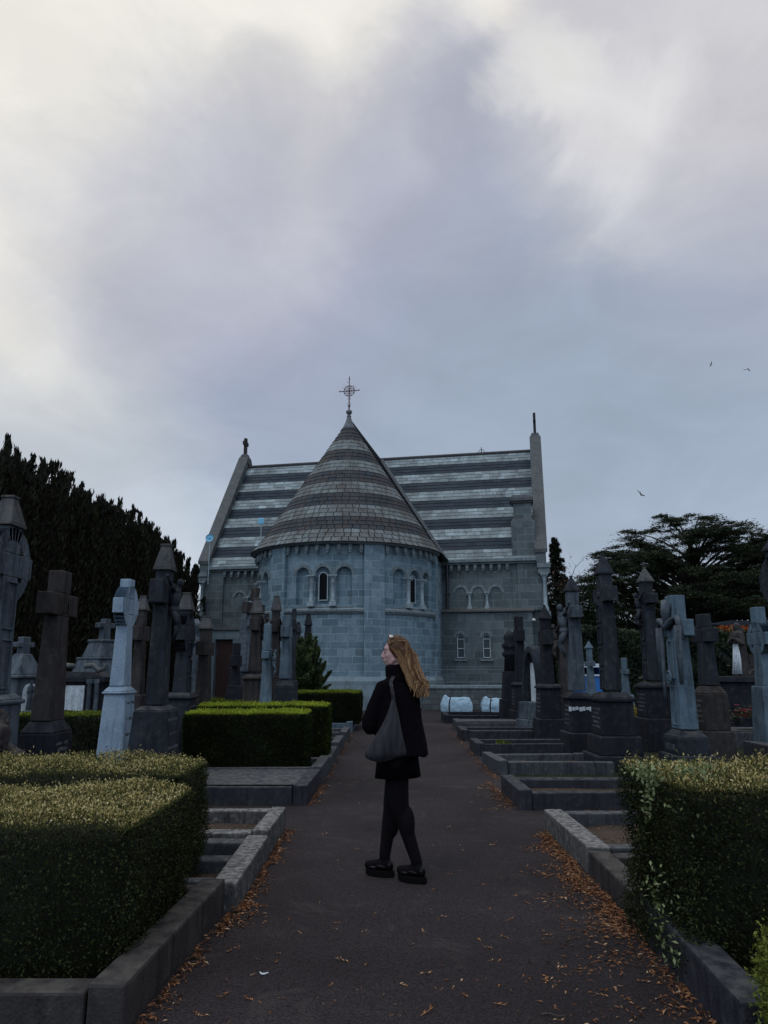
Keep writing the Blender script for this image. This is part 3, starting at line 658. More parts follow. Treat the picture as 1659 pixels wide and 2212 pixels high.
# lower storey standing forward on the right
mb = MB(); lws = [lp(q, 1395, 2.05)[0] for q in (995, 1051, 1105)]
panel(mb, 3.4, lx1, 0, LZ-.12, [arch(x, .36, 1.95, 3.08) for x in lws], flat(2.05), .45, .20)
mb.box(lx1-.3, lx1-.004, 2.056, 2.7, 0, LZ-.12)
mb.build('lower_wall', 'ashlar2', chapel)
m = MB(); vs = [(2.0, LZ-.12), (1.93, LZ-.08), (1.93, LZ-.02), (2.62, LZ+.14), (2.62, LZ-.12)]
m.add([(3.3, y, z) for y, z in vs]+[(lx1+.1, y, z) for y, z in vs], [(0, 1, 2, 3, 4), (9, 8, 7, 6, 5)]+[(i, 5+i, 5+(i+1) % 5, (i+1) % 5) for i in range(5)]); m.build('lower_coping', 'coping', chapel, fix=True)
for x in lws:
    hood(x, .36, 2.90, flat(2.05), t=.12); window(x, .34, 2.0, 3.05, flat(2.08), 2, 'glass2')
    m = MB(); m.box(x-.28, x+.28, 1.98, 2.20, 1.86, 1.945); m.build('sill', 'trim', chapel, .006)
# nave roof
mb = MB(); W = XR-XL-.8
def Pn(u, t, l): return (XL+.4+W*u, YN-.27+(YRi-YN+.27)*t-l*.8, ZE+(ZR-ZE)*t+l*.5)
roof_plane(mb, Pn, W, clip=lambda a, b_, t: abs((a+b_)/2+XL+.4) < 4.0*(1-t)-.5)
nroof = mb.build('nave_roof', 'slate', chapel)
m = MB(); yb = 2*YRi-YN
m.add([(XL+.4, YN-.25, ZE-.02), (XR-.4, YN-.25, ZE-.02), (XR-.4, YRi, ZR-.03), (XL+.4, YRi, ZR-.03), (XL+.4, yb+.25, ZE-.02), (XR-.4, yb+.25, ZE-.02)], [(0, 1, 2, 3), (3, 2, 5, 4)])
m.build('nave_roof_deck', 'ridge', chapel)
m = MB(); m.tube([(XL+.4, YRi, ZR+.03), (XR-.4, YRi, ZR+.03)], .10, 8)
for x in (4.0,): pass
m.build('ridge_tiles', 'ridge', chapel)
m = MB(); xf = lp(1040, 975, YRi)[0]; m.tube([(xf, YRi, ZR+.1), (xf, YRi, ZR+.42)], [.03, .012], 6); m.tube([(xf-.2, YRi, ZR+.1), (xf-.1, YRi, ZR+.25), (xf, YRi, ZR+.3), (xf+.1, YRi, ZR+.25), (xf+.2, YRi, ZR+.1)], .014, 5); m.build('ridge_finial', 'iron', chapel)
# gables with raised copings
def gable(x0, x1, rise, nm, yext=0.0):
    m = MB(); s = rise; yl, yr = YN-.34, 2*YRi-YN+.34
    pts = [(YN, 0), (yb, 0), (yb, 6.0), (yr, 6.25), (yr, 6.42+s*.4), (YRi+.22, ZR+s), (YRi-.22, ZR+s), (yl, 6.42+s*.4), (yl, 6.25), (YN, 6.0)]
    n = len(pts); vs = [(x0, y, z) for y, z in pts]+[(x1, y, z) for y, z in pts]
    m.add(vs, [tuple(range(n-1, -1, -1)), tuple(range(n, 2*n))]+[(i, (i+1) % n, n+(i+1) % n, n+i) for i in range(n)])
    g_ = m.build('gable', 'ashlar2', chapel, fix=True)
    for sgn in (-1, 1):
        m = MB(); y0 = yl-.04 if sgn < 0 else yr+.04; z0 = 6.42+s*.4
        q = [(y0, z0+.01), (YRi+sgn*.20, ZR+s+.01), (YRi+sgn*.20, ZR+s+.19), (y0+sgn*.04, z0+.20)]
        vs = [(x0-.07, y, z) for y, z in q]+[(x1+.07, y, z) for y, z in q]
        m.add(vs, [(0, 1, 2, 3), (7, 6, 5, 4), (0, 4, 5, 1), (1, 5, 6, 2), (2, 6, 7, 3), (3, 7, 4, 0)]); m.build('coping', 'coping', chapel, .02, fix=True)
    m = MB(); cx = (x0+x1)/2; zt = ZR+s; w = (x1-x0)/2+.07
    m.box(cx-w, cx+w, YRi-.27, YRi+.27, zt-.25, zt+.10); m.box(cx-w+.02, cx+w-.02, YRi-.22, YRi+.22, zt+.103, zt+.38, .10, .08)
    m.build('apex_stone', 'coping', chapel, .02)
    return cx, zt+.38
cxl, zl = gable(XL, XL+.44, .42, 'l'); cxr, zr = gable(XR-.44, XR, .62, 'r')
def celtic_mesh(h, aw, t, ring=True):
    """small ringed cross standing on z=0, arms along x"""
    m = MB(); w = h*.11; zc_ = h*.68
    m.box(-w*1.15, w*1.15, -t, t, 0, zc_, w*.15, 0); m.box(-w, w, -t*.98, t*.98, zc_+.001, h); m.box(-aw, -w-.001, -t*.96, t*.96, zc_-w, zc_+w); m.box(w+.001, aw, -t*.96, t*.96, zc_-w, zc_+w)
    if ring:
        r0, r1 = aw*.52, aw*.74; n = 28
        for i in range(n):
            a, b_ = 2*math.pi*i/n, 2*math.pi*(i+1)/n
            q = [(r0*math.cos(a), r0*math.sin(a)), (r1*math.cos(a), r1*math.sin(a)), (r1*math.cos(b_), r1*math.sin(b_)), (r0*math.cos(b_), r0*math.sin(b_))]
            vs = [(x, -t*.8, zc_+z) for x, z in q]+[(x, t*.8, zc_+z) for x, z in q]
            m.add(vs, [(0, 1, 2, 3), (7, 6, 5, 4), (0, 4, 5, 1), (2, 6, 7, 3)])
    return m
for cx, z, hgt in ((cxl, zl, 1.0), (cxr, zr, 1.15)):
    m = celtic_mesh(hgt, hgt*.30, .07); m.xf(Matrix.Translation((cx, YRi, z-.02)) @ Matrix.Rotation(R(90), 4, 'Z'))
    m.build('cross_finial', 'brown', chapel, .01)
# corner colonettes below the kneelers
for x in (XL+.12, XR-.12):
    column(x, YN-.16, 4.05, 5.75, .085)
    m = MB(); m.box(x-.26, x+.26, YN-.32, YN-.002, 5.755, 6.0); m.box(x-.30, x+.30, YN-.38, YN-.004, 6.003, 6.22); m.build('kneeler', 'trim', chapel, .012)
    m = MB(); m.box(x-.22, x+.22, YN-.28, YN-.002, 3.75, 4.045); m.build('column_corbel', 'trim', chapel, .012)
# chimney on the right eaves
m = MB(); xa, xb_ = 7.18, 8.15; ya, yb2 = 2.45, 3.4
m.box(xa, xb_+.1, ya, yb2, 6.5, 8.25); m.box(xa+.12, xb_-.02, ya+.12, yb2-.05, 8.36, 9.10); m.build('chimney', 'ashlar2', chapel)
m = MB(); m.box(xa+.02, xb_+.06, ya+.02, yb2-.02, 8.253, 8.357, .05, .05); m.build('chimney_shoulder', 'coping', chapel, .012)
m = MB(); m.box(xa+.04, xb_+.02, ya+.04, yb2-.02, 9.103, 9.19); m.box(xa-.04, xb_+.08, ya-.04, yb2, 9.193, 9.36); m.box(xa+.02, xb_+.02, ya+.02, yb2-.02, 9.363, 9.50, .06, .06); m.build('chimney_cornice', 'coping', chapel, .012)
# rainwater pipes
def pipe(pts, hop=None):
    m = MB(); m.tube(pts, .065, 8)
    for i in range(len(pts)-1):
        a, b_ = Vector(pts[i]), Vector(pts[i+1])
        if (a-b_).length > 1.0:
            for f in (.15, .62): c = a.lerp(b_, f); m.box(c.x-.11, c.x+.11, c.y-.075, c.y+.10, c.z-.025, c.z+.025)
    if hop: x, y, z = hop; m.box(x-.10, x+.10, y-.1, y+.1, z-.22, z, -.06, -.04)
    m.build('downpipe', 'pipe', chapel)
pipe([(RA+.30, 2.45, 6.25), (RA+.30, 2.45, 4.1)])
px_ = lp(939, 1345, 1.75)[0]; pipe([(px_, 1.75, 3.62), (px_, 1.75, .3)], (px_, 1.73, 3.92))
pipe([(-RA-.28, 2.42, 6.25), (-RA-.28, 2.42, .2)])
# low flat-roofed annex at the left with the red-brown door
ax0 = lp(414, 1400, 1.3)[0]; ax1 = -RA-.05; dx0, dx1 = lp(463, 1420, 1.3)[0], lp(501, 1420, 1.3)[0]; zt = lp(450, 1357, 1.3)[1]; zd = lp(480, 1381, 1.3)[1]
annex = MB(); panel(annex, ax0, ax1, 0, zt-.1, [[(dx0, .02), (dx1, .02), (dx1, zd), (dx0, zd)]], flat(1.3), .5, .22)
annex.box(ax0, XL-.002, 1.31, 2.9, 0, zt-.1); annex.build('annex_wall', 'plinth', chapel)
m = MB(); m.box(ax0-.1, ax1, 1.22, 2.59, zt-.098, zt+.05); m.build('annex_roof', 'lead', chapel, .01)
m = MB(); m.box(dx0+.03, dx1-.03, 1.46, 1.515, .03, zd-.02); d_ = m.build('door', 'door', chapel)
m = MB(); m.tube([(dx1-.12, 1.455, 1.0), (dx1-.12, 1.40, 1.0), (dx1-.22, 1.40, 1.0)], .012, 6); m.build('door_handle', 'iron', d_)
# small white security lamp at the corner of the lower storey
m = MB(); m.box(-.05, .05, 0, .1, -.05, .05); m.ell((0, -.06, -.03), (.09, .10, .07), 6, 10)
sx, sz = lp(1160, 1338, 2.0); o = m.build('security_lamp', 'lampw', None, 0, True); o.location = CC+CU*(lx1+.05)+CV*2.0+Vector((0, 0, sz)); o.rotation_euler = (0, 0, -CA)
tag(o, 'small white rounded lamp fixed at the corner of the chapel below the stone ledge', 'lamp')

# two pole-mounted dishes at the left of the chapel
def pole_thing(name, px, ytop, ybot, Y, label, cat, shape):
    a = at(px, ytop, Y); b_ = at(px-2, ybot, Y); e = empty(name, (b_.x, b_.y, b_.z), -CA*.5, label, cat)
    h = a.z-b_.z; m = MB(); m.tube([(0, 0, 0), (0, 0, h)], .022, 8); m.box(-.05, .05, .0, .16, .0, .04); m.box(-.05, .05, .0, .16, .5, .54); m.build('pole', 'pole', e)
    if shape == 'disc':
        m = MB(); m.lathe([(.02, 0), (.14, .012), (.185, .05), (.19, .065), (.135, .03), (.02, .02)], 24); m.ell((0, 0, .035), .045, 5, 8); m.xf(Matrix.Translation((0, -.05, h)) @ Matrix.Rotation(R(84), 4, 'X')); m.build('dish', 'dish', e, 0, False)
    else:
        m = MB(); m.box(-.15, .15, -.07, -.02, h-.14, h+.14); m.build('panel', 'dish', e, .02)
pole_thing('dish_antenna', 451, 1163, 1262, 34.6, 'round blue dish on a thin pole in front of the left gable', 'antenna', 'disc')
pole_thing('panel_antenna', 562.5, 1126, 1250, 34.0, 'square pale blue panel on a thin pole in front of the left roof slope', 'antenna', 'panel')

# retaining wall and railing on the right of the apse
wy = at(1000, 1480, 28.6); zt_ = wy.z
rw = MB(); x0_ = at(912, 1500, 28.6).x; rw.box(x0_, 6.3, 28.6, 29.0, 0, zt_-.13); 
rwe = empty('retaining_wall', (0, 0, 0), 0, 'low dark rubble wall carrying the iron railing in front of the chapel', 'wall'); rw.build('rubble_face', 'rubble', rwe)
m = MB(); m.box(x0_-.05, 6.35, 28.54, 29.06, zt_-.128, zt_); m.build('coping', 'trim', rwe, .02)
rl = empty('iron_railing', (0, 28.75, zt_), 0, 'low iron railing with hoops on top of the rubble wall', 'railing')
m = MB(); h = at(1000, 1447, 28.75).z-zt_; m.tube([(x0_+.1, 0, .10), (6.2, 0, .10)], .014, 6); m.tube([(x0_+.1, 0, h), (6.2, 0, h)], .014, 6); m.build('rail', 'oldiron', rl)
m = MB(); x = x0_+.25
while x < 6.2:
    m.tube([(x, 0, 0), (x, 0, h+.16)], [.012, .010], 6)
    for s in (-1, 1):
        cx = x+s*.115; m.tube([(cx-s*.06*math.cos(a), 0, .24+.10*math.sin(a)) for a in [R(q) for q in range(-150, 151, 30)]], .008, 5, False)
    x += .36
m.build('baluster', 'oldiron', rl)
# ------------------------------------------------------------ organic shapes: joined solids fused into one skin
def fuse(mb, name, mat, size, parent=None, smooth_it=2, disp=None):
    o = mb.build(name, mat, None, 0, True); rm = o.modifiers.new('r', 'REMESH'); rm.mode = 'VOXEL'; rm.voxel_size = size; rm.use_smooth_shade = True
    if smooth_it: sm = o.modifiers.new('s', 'SMOOTH'); sm.iterations = smooth_it; sm.factor = .5
    dg = bpy.context.evaluated_depsgraph_get(); me = bpy.data.meshes.new_from_object(o.evaluated_get(dg), depsgraph=dg); me.name = name
    o.modifiers.clear(); old = o.data; o.data = me; bpy.data.meshes.remove(old)
    if disp:
        for v in me.vertices: v.co += disp(v.co, v.normal)
    if not me.materials: me.materials.append(M[mat] if isinstance(mat, str) else mat)
    me.polygons.foreach_set('use_smooth', [True]*len(me.polygons)); me.update()
    if parent: o.parent = parent
    return o
def cap_tube(mb, a, b, r0, r1, n=12):
    a, b = Vector(a), Vector(b); mb.tube([a, b], [r0, r1], n); mb.ell(a, r0, 6, n); mb.ell(b, r1, 6, n)

# ------------------------------------------------------------ grave plots with stone kerbs
def block(mb, x0, x1, y0, y1, z0, z1, j=.008):
    r_ = lambda: rs.uniform(-j, j)
    vs = [(x0+r_(), y0+r_(), z0), (x1+r_(), y0+r_(), z0), (x1+r_(), y1+r_(), z0), (x0+r_(), y1+r_(), z0), (x0+r_(), y0+r_(), z1+r_()), (x1+r_(), y0+r_(), z1+r_()), (x1+r_(), y1+r_(), z1+r_()), (x0+r_(), y1+r_(), z1+r_())]
    mb.add(vs, [(0, 3, 2, 1), (4, 5, 6, 7), (0, 1, 5, 4), (1, 2, 6, 5), (2, 3, 7, 6), (3, 0, 4, 7)])
def plot(side, xe0, xe1, y0, y1, w, h, mat, label, cross=(), infill='gravel', kw=.15, slab=False, mat2=None, front_h=0.0, xw=None):
    """side -1 left of the path, +1 right; xe0/xe1 path-side edge at the near and far end; w width away from the path"""
    e = empty('grave_plot', ((xe0+xe1)/2, y0, 0), 0, label, 'grave plot', 'kerbed grave plots along the path'); ox = (xe0+xe1)/2
    def stone_(x0, x1, ya, yb_, hh, mt, nm='kerbstone'):
        m = MB(); lo, hi = min(x0, x1), max(x0, x1); block(m, lo, hi, ya-y0, yb_-y0, -.03, hh)
        o = m.build(nm, mt, e, .014)
    d0, d1 = xe0-ox, xe1-ox; n = max(1, int(round((y1-y0)/1.3)))
    for i in range(n):     # along the path
        ya, yb_ = y0+(y1-y0)*i/n, y0+(y1-y0)*(i+1)/n-.006; xm = d0+(d1-d0)*(i+.5)/n
        m = MB(); xa, xb2 = d0+(d1-d0)*i/n, d0+(d1-d0)*(i+1)/n; s = side
        q = [(xa, ya-y0), (xa+s*kw, ya-y0), (xb2+s*kw, yb_-y0), (xb2, yb_-y0)]
        if s > 0: pass
        else: q = q[::-1]
        hz = h+front_h+rs.uniform(-.008, .008)
        vs = [(x, y, -.03) for x, y in q]+[(x+rs.uniform(-.006, .006), y, hz+rs.uniform(-.006, .006)) for x, y in q]
        m.add(vs, [(0, 3, 2, 1), (4, 5, 6, 7), (0, 1, 5, 4), (1, 2, 6, 5), (2, 3, 7, 6), (3, 0, 4, 7)]); m.build('kerbstone', mat, e, .016, fix=True)
    mt2 = mat2 or mat
    for yy in [y0]+list(cross)+[y1-kw]:
        xn = d0+(d1-d0)*(yy-y0)/(y1-y0)+side*(kw+.004); L = w-kw; xx = xn; k = 0
        while L > .05:
            seg = min(L, 1.25+.2*rs.random()); L -= seg
            stone_(xx, xx+side*(seg-.007), yy, yy+kw*.9, h-.012-.02*rs.random(), mt2); xx += side*seg
    m = MB(); xa = d0+side*kw*.8; xb2 = d0+side*w
    nx, ny = 10, 5; vs = []
    for i in range(nx+1):
        for j in range(ny+1): vs.append((xa+(xb2-xa)*i/nx, .06+(y1-y0-.12)*j/ny, (h*.97 if slab else h*.35)+(0 if slab else rs.uniform(-.015, .02))))
    m.add(vs, [(i*(ny+1)+j, (i+1)*(ny+1)+j, (i+1)*(ny+1)+j+1, i*(ny+1)+j+1)[::1 if side > 0 else -1] for i in range(nx) for j in range(ny)])
    m.build('slab' if slab else ('soil_bed' if infill == 'bare' else 'gravel_bed'), 'kerb_mid' if slab else infill, e, 0, not slab)
    return e
plot(-1, -1.09, -1.00, 3.45, 5.05, 2.6, .20, 'brown', 'nearest kerbed plot left of the path, dark brown kerb round the big clipped box hedge', infill='bare', kw=.16)
plot(-1, -.93, -.94, 5.07, 6.42, 2.4, .185, 'kerb_pale', 'kerbed gravel plot with a mottled pale rounded kerb, second one left of the path', cross=(6.0-.3,), mat2='kerb_mid', kw=.17)
plot(-1, -.95, -.94, 6.44, 7.5, 2.4, .215, 'kerb_pale', 'gravel plot with speckled kerb beside the left mouth of the cross path', kw=.13, mat2='kerb_pale')
plot(-1, -.87, -.83, 8.78, 10.22, 3.6, .225, 'kerb_dark', 'dark slab grave left of the path just beyond the cross path', slab=True, kw=.16)
plot(-1, -.82, -.81, 10.26, 11.55, 2.4, .235, 'kerb_mid', 'kerbed plot under the nearer bright yew hedge left of the path', infill='bare')
plot(-1, -.80, -.80, 11.62, 13.2, 2.4, .21, 'kerb_mid', 'kerbed plot under the farther bright yew hedge left of the path', infill='bare')
plot(-1, -.80, -.79, 13.7, 15.1, 2.2, .22, 'kerb_mid', 'grey kerbed plot left of the path, second before the dark square hedge')
plot(-1, -.79, -.77, 16.1, 17.4, 2.2, .22, 'kerb_mid', 'grey kerbed plot left of the path, just before the dark square hedge')
plot(-1, -.77, -.74, 18.55, 21.4, 2.0, .24, 'bluegrey', 'blue-grey kerbed plot carrying the dark square hedge near the apse', infill='bare')
plot(1, 1.41, 1.49, 3.25, 4.62, 2.6, .215, 'kerb_dark', 'nearest kerbed plot right of the path under the leafy hedge', infill='bare', kw=.16)
plot(1, 1.50, 1.53, 4.64, 5.92, 2.6, .185, 'brown', 'brownish kerbed plot right of the path behind the leafy hedge', infill='bare', kw=.16)
plot(1, 1.53, 1.53, 5.94, 7.5, 2.6, .205, 'kerb_pale', 'gravel plot with pale rough kerb beside the right mouth of the cross path', kw=.18, mat2='kerb_mid')
plot(1, 1.47, 1.45, 8.5, 9.62, 3.4, .215, 'kerb_dark', 'dark kerbed gravel plot right of the path just beyond the cross path')
plot(1, 1.66, 1.58, 11.25, 12.45, 1.7, .20, 'kerb_mid', 'grey kerbed gravel plot right of the path beside the tallest dark capped cross')
plot(1, 1.63, 1.63, 13.6, 14.7, 1.8, .22, 'kerb_dark', 'dark kerbed plot with a small green weed, right of the path')
plot(1, 1.67, 1.67, 16.4, 17.5, 1.8, .23, 'kerb_dark', 'dark kerbed plot right of the path between the weed plot and the pale slab')
plot(1, 1.80, 1.80, 19.0, 20.1, 1.95, .235, 'kerb_mid', 'pale slab grave right of the path, second from the chapel end', slab=True)
plot(1, 1.72, 1.74, 21.6, 23.3, 2.1, .25, 'black', 'black kerbed plot right of the path nearest the white bags')
for (x, y, ww, d, hh, mt, lb, sl) in [(5.3, 9.6, 2.0, 1.2, .22, 'kerb_dark', 'dark kerbed plot behind the leafy hedge at the right edge', False),
        (6.2, 11.9, 2.2, 1.4, .30, 'kerb_mid', 'grey slab grave right of the plain stone cross with the stepped base', True), (6.6, 14.8, 2.6, 1.1, .34, 'kerb_mid', 'grey ledger grave in front of the red flowers', True),
        (4.6, 16.8, 2.0, 1.2, .3, 'kerb_dark', 'dark kerbed plot in front of the small pale capped cross', False), (7.3, 17.6, 2.4, 1.4, .4, 'kerb_pale', 'pale slab grave in front of the robed statue at the right', True)]:
    plot(1, x, x, y, y+d, ww, hh, mt, lb, slab=sl)
plot(-1, -4.3, -4.3, 9.8, 11.0, 1.6, .3, 'kerb_mid', 'grey kerbed plot beside the pale ringed cross at the left', slab=False)

# ------------------------------------------------------------ gravestones
def zt(px, py, Y): return at(px, py, Y).z
def xat(px, Y, y=1450): return at(px, y, Y).x
def figure_mesh(h):
    """crucified figure, front -y, feet at z=0, arms out along x"""
    m = MB(); s = h/1.0
    def T(a, b_, r0, r1): cap_tube(m, Vector(a)*s, Vector(b_)*s, r0*s, r1*s, 8)
    T((0, -.05, .55), (0, -.06, .78), .075, .10); T((0, -.05, .48), (0, -.05, .55), .09, .085)
    for k in (-1, 1):
        T((k*.05, -.06, .48), (k*.045, -.14, .26), .055, .042); T((k*.045, -.14, .26), (k*.02, -.06, .03), .04, .026)
        T((k*.09, -.05, .82), (k*.26, -.05, .90), .042, .032); T((k*.26, -.05, .90), (k*.42, -.04, 1.0), .03, .022); m.ell(Vector((k*.45, -.04, 1.02))*s, .03*s, 5, 6)
    T((0, -.07, .84), (.01, -.10, .90), .04, .035); m.ell(Vector((.02, -.12, .95))*s, (.055*s, .065*s, .075*s), 7, 9)
    m.ell(Vector((0, -.06, .50))*s, (.11*s, .085*s, .07*s), 6, 9)
    return m
def robed_mesh(h, arms='down', hood=True):
    m = MB(); s = h; P = lambda *a: tuple(q*s for q in a)
    m.lathe([(r*s, z*s) for r, z in [(.145, 0), (.15, .03), (.135, .2), (.115, .42), (.105, .55), (.115, .68), (.125, .76), (.09, .82), (.04, .85), (.035, .88)]], 18, 0, 0, 1.05, .78)
    for k in range(9):
        a = 2*math.pi*k/9+.3; m.tube([P(.145*math.cos(a), .11*math.sin(a), .01), P(.115*math.cos(a+.1), .085*math.sin(a+.1), .35), P(.10*math.cos(a), .07*math.sin(a), .58)], [.026*s, .02*s, .01*s], 6)
    m.ell(P(0, -.01, .925), P(.055, .062, .075), 8, 10)
    if hood: m.ell(P(0, .02, .91), P(.075, .07, .095), 8, 10); m.tube([P(0, .05, .88), P(0, .08, .6), P(0, .10, .2)], [.08*s, .09*s, .10*s], 8)
    for k in (-1, 1):
        if arms == 'down': a, b_ = P(k*.16, -.03, .62), P(k*.17, -.10, .47)
        elif arms == 'pray': a, b_ = P(k*.15, -.06, .60), P(k*.015, -.15, .70)
        else: a, b_ = P(k*.17, -.05, .63), P(k*.07 if k < 0 else .12, -.13, .78)
        cap_tube(m, P(k*.10, 0, .77), a, .045*s, .042*s, 8); cap_tube(m, a, b_, .04*s, .024*s, 8); m.ell(b_, .026*s, 5, 7)
    return m
def gabled_cap(m, w, t, z0, z1, ov=.05, sharp=False):
    """steep house-shaped cap: eaves board and a roof whose ridge runs across the thickness"""
    w += ov*.45; t += ov*.45; e = (z1-z0)*.10
    m.box(-w, w, -t, t, z0, z0+e)
    zr = z1; r = w*(.14 if sharp else .30); q = .16 if sharp else .50
    vs = [(-w*.96, -t*.96, z0+e+.001), (w*.96, -t*.96, z0+e+.001), (w*.96, t*.96, z0+e+.001), (-w*.96, t*.96, z0+e+.001), (-r, -t*q, zr), (r, -t*q, zr), (r, t*q, zr), (-r, t*q, zr)]
    m.add(vs, [(0, 3, 2, 1), (4, 5, 6, 7), (0, 1, 5, 4), (1, 2, 6, 5), (2, 3, 7, 6), (3, 0, 4, 7)])
    m.box(-r*1.25, r*1.25, -t*(q+.08), t*(q+.08), zr+.001, zr+(z1-z0)*.10)
def tiers_mesh(tiers):
    m = MB()
    for (hx_, hy_, z0, z1, tx, ty) in tiers: m.box(-hx_, hx_, -hy_, hy_, z0+.001, z1, tx, ty)
    return m
def monument(px, Y, mat, label, ytop, yarm=None, ybase=None, w=.15, t=.12, aw=.38, cap=False, ring=False, base=None, plinth=None, side=None, cat='cross', name=None,
             fig=False, flare=.04, mat_base=None, grp='stone crosses among the graves', lean=0.0, rot=None, panels=0, emblem=False, capmat=None, knob=False, xoff=0.0, bulge=False, carve=True):
    """px: centre pixel; ytop, yarm=(top,bottom), ybase: picture heights turned into real heights at depth Y"""
    X = xat(px, Y)+xoff; side = side or (-1 if X < 0 else 1)
    w *= .92; t *= .72 if side < 0 else .82
    sc_t = lambda T: [(a*.86, b_*.74, z0_, z1_, tx_*.86, ty_*.74) for a, b_, z0_, z1_, tx_, ty_ in T] if T else T
    base, plinth = sc_t(base), sc_t(plinth)
    e = empty(name or ('high_cross' if cap else ('celtic_cross' if ring else 'stone_cross')), (X, Y, 0), (R(90) if side < 0 else R(-90)) if rot is None else rot, label, cat, grp)
    H = zt(px, ytop, Y); zb = zt(px, ybase, Y) if ybase else .8
    za1, za0 = (zt(px, yarm[0], Y), zt(px, yarm[1], Y)) if yarm else (H-.4, H-.65)
    zcap = H-(.30 if cap is True else cap) if cap else H
    m = MB()
    m.box(-w-flare, w+flare, -t-flare*.6, t+flare*.6, zb, za0-.001, flare, flare*.6)
    if ring or bulge: m.box(-w*.98, w*.98, -t*.98, t*.98, za0, za1)
    m.box(-w, w, -t, t, za0, za1) if not (ring or bulge) else None
    m.box(-w*.97, w*.97, -t*.97, t*.97, za1+.001, zcap)
    for k in (-1, 1):
        a, b_ = (w+.001, aw) if k > 0 else (-aw, -w-.001); m.box(a, b_, -t*.96, t*.96, za0+.005, za1-.005)
    if panels:
        for k in range(panels):
            zz = zb+(za0-zb)*(k+.08)/panels; z2 = zb+(za0-zb)*(k+.92)/panels; fw = w*.62
            for q in ((-fw-.02, -fw, zz, z2), (fw, fw+.02, zz, z2), (-fw, fw, zz, zz+.02), (-fw, fw, z2-.02, z2)): m.box(q[0], q[1], -t-flare*.6-.012, -t*.9, q[2], q[3])
    if ring:
        zc_ = (za0+za1)/2; r1 = aw*.90; r0 = r1*(.50 if ring == 'solid' else .66); n = 32
        for i in range(n):
            a, b_ = 2*math.pi*i/n, 2*math.pi*(i+1)/n
            q = [(r0*math.cos(a), r0*math.sin(a)), (r1*math.cos(a), r1*math.sin(a)), (r1*math.cos(b_), r1*math.sin(b_)), (r0*math.cos(b_), r0*math.sin(b_))]
            vs = [(x, -t*.97, zc_+z) for x, z in q]+[(x, t*.97, zc_+z) for x, z in q]
            m.add(vs, [(0, 1, 2, 3), (7, 6, 5, 4), (0, 4, 5, 1), (2, 6, 7, 3)])
    if knob: m.ell((0, -t*1.05, (za0+za1)/2), (w*.45, t*.25, w*.45), 7, 12)
    if lean: m.xf(Matrix.Rotation(lean, 4, 'Y'))
    m.build('cross', mat, e, .012)
    if cap: c = MB(); gabled_cap(c, w, t, zcap+.001, H, .06, side > 0); c.build('cap', capmat or mat, e, .008)
    if emblem:      # carved monogram IHS
        me = MB(); z0 = (za0+za1)/2-.09; s_ = -t-.014
        for x in (-.085, -.035, .025): me.box(x-.007, x+.007, s_, -t*.9, z0, z0+.17)
        me.box(-.035, .025, s_+.002, -t*.9, z0+.08, z0+.095)
        me.tube([(.10, s_+.006, z0+.14), (.075, s_+.006, z0+.165), (.05, s_+.006, z0+.13), (.09, s_+.006, z0+.07), (.10, s_+.006, z0+.03), (.075, s_+.006, z0), (.05, s_+.006, z0+.03)], .008, 6)
        me.box(-.012, -.002, s_+.004, -t*.9, z0-.05, z0+.24); me.build('carved_monogram', mat, e)
    if fig:
        f = figure_mesh(fig if fig is not True else (za1-za0)+ .55); o = f.build('crucified_figure', mat, e, 0, True); o.location = (0, -t-.02, za1-.62 if fig is True else za1-fig*.98)
    b_ = tiers_mesh(base) if base else MB().box(-w-.14, w+.14, -t-.12, t+.12, 0, zb, .05, .05)
    b_.build('pedestal', mat_base or mat, e, .018)
    if plinth: tiers_mesh(plinth).build('plinth', mat_base or mat, e, .02)
    if carve and base:
        hx_, hy_, z0_, z1_, tx_, ty_ = base[0]; m = MB(); rr = random.Random(int(px)); nl = 5
        for i in range(nl):      # weathered lines of lettering, too worn to read
            z = z1_-.10-(z1_-z0_-.18)*i/nl; k_ = (z-z0_)/(z1_-z0_); yy = -(hy_-ty_*k_)-.002; x = -hx_*.62*(1 if i % 2 == 0 else .75); xe = -x
            while x < xe:
                ww = rr.uniform(.010, .022)
                if rr.random() < .8 and len(m.f) < 700: m.box(x, x+ww, yy-.002, yy+.02, z-.030, z+rr.choice((.004, .004, -.004)))
                x += ww+rr.uniform(.006, .014)
        if m.v: m.build('worn_inscription', 'coping', e)
    return e
def T2(zb, hx_, hy_, h1=.25, step=.12):
    """pedestal with chamfered top + plinth tiers"""
    return [(hx_, hy_, h1, zb-.10, .02, .02), (hx_+.025, hy_+.025, zb-.10, zb-.055, 0, 0), (hx_+.01, hy_+.01, zb-.055, zb, .09, .07)], [(hx_+step, hy_+step, 0, h1, .02, .02)]

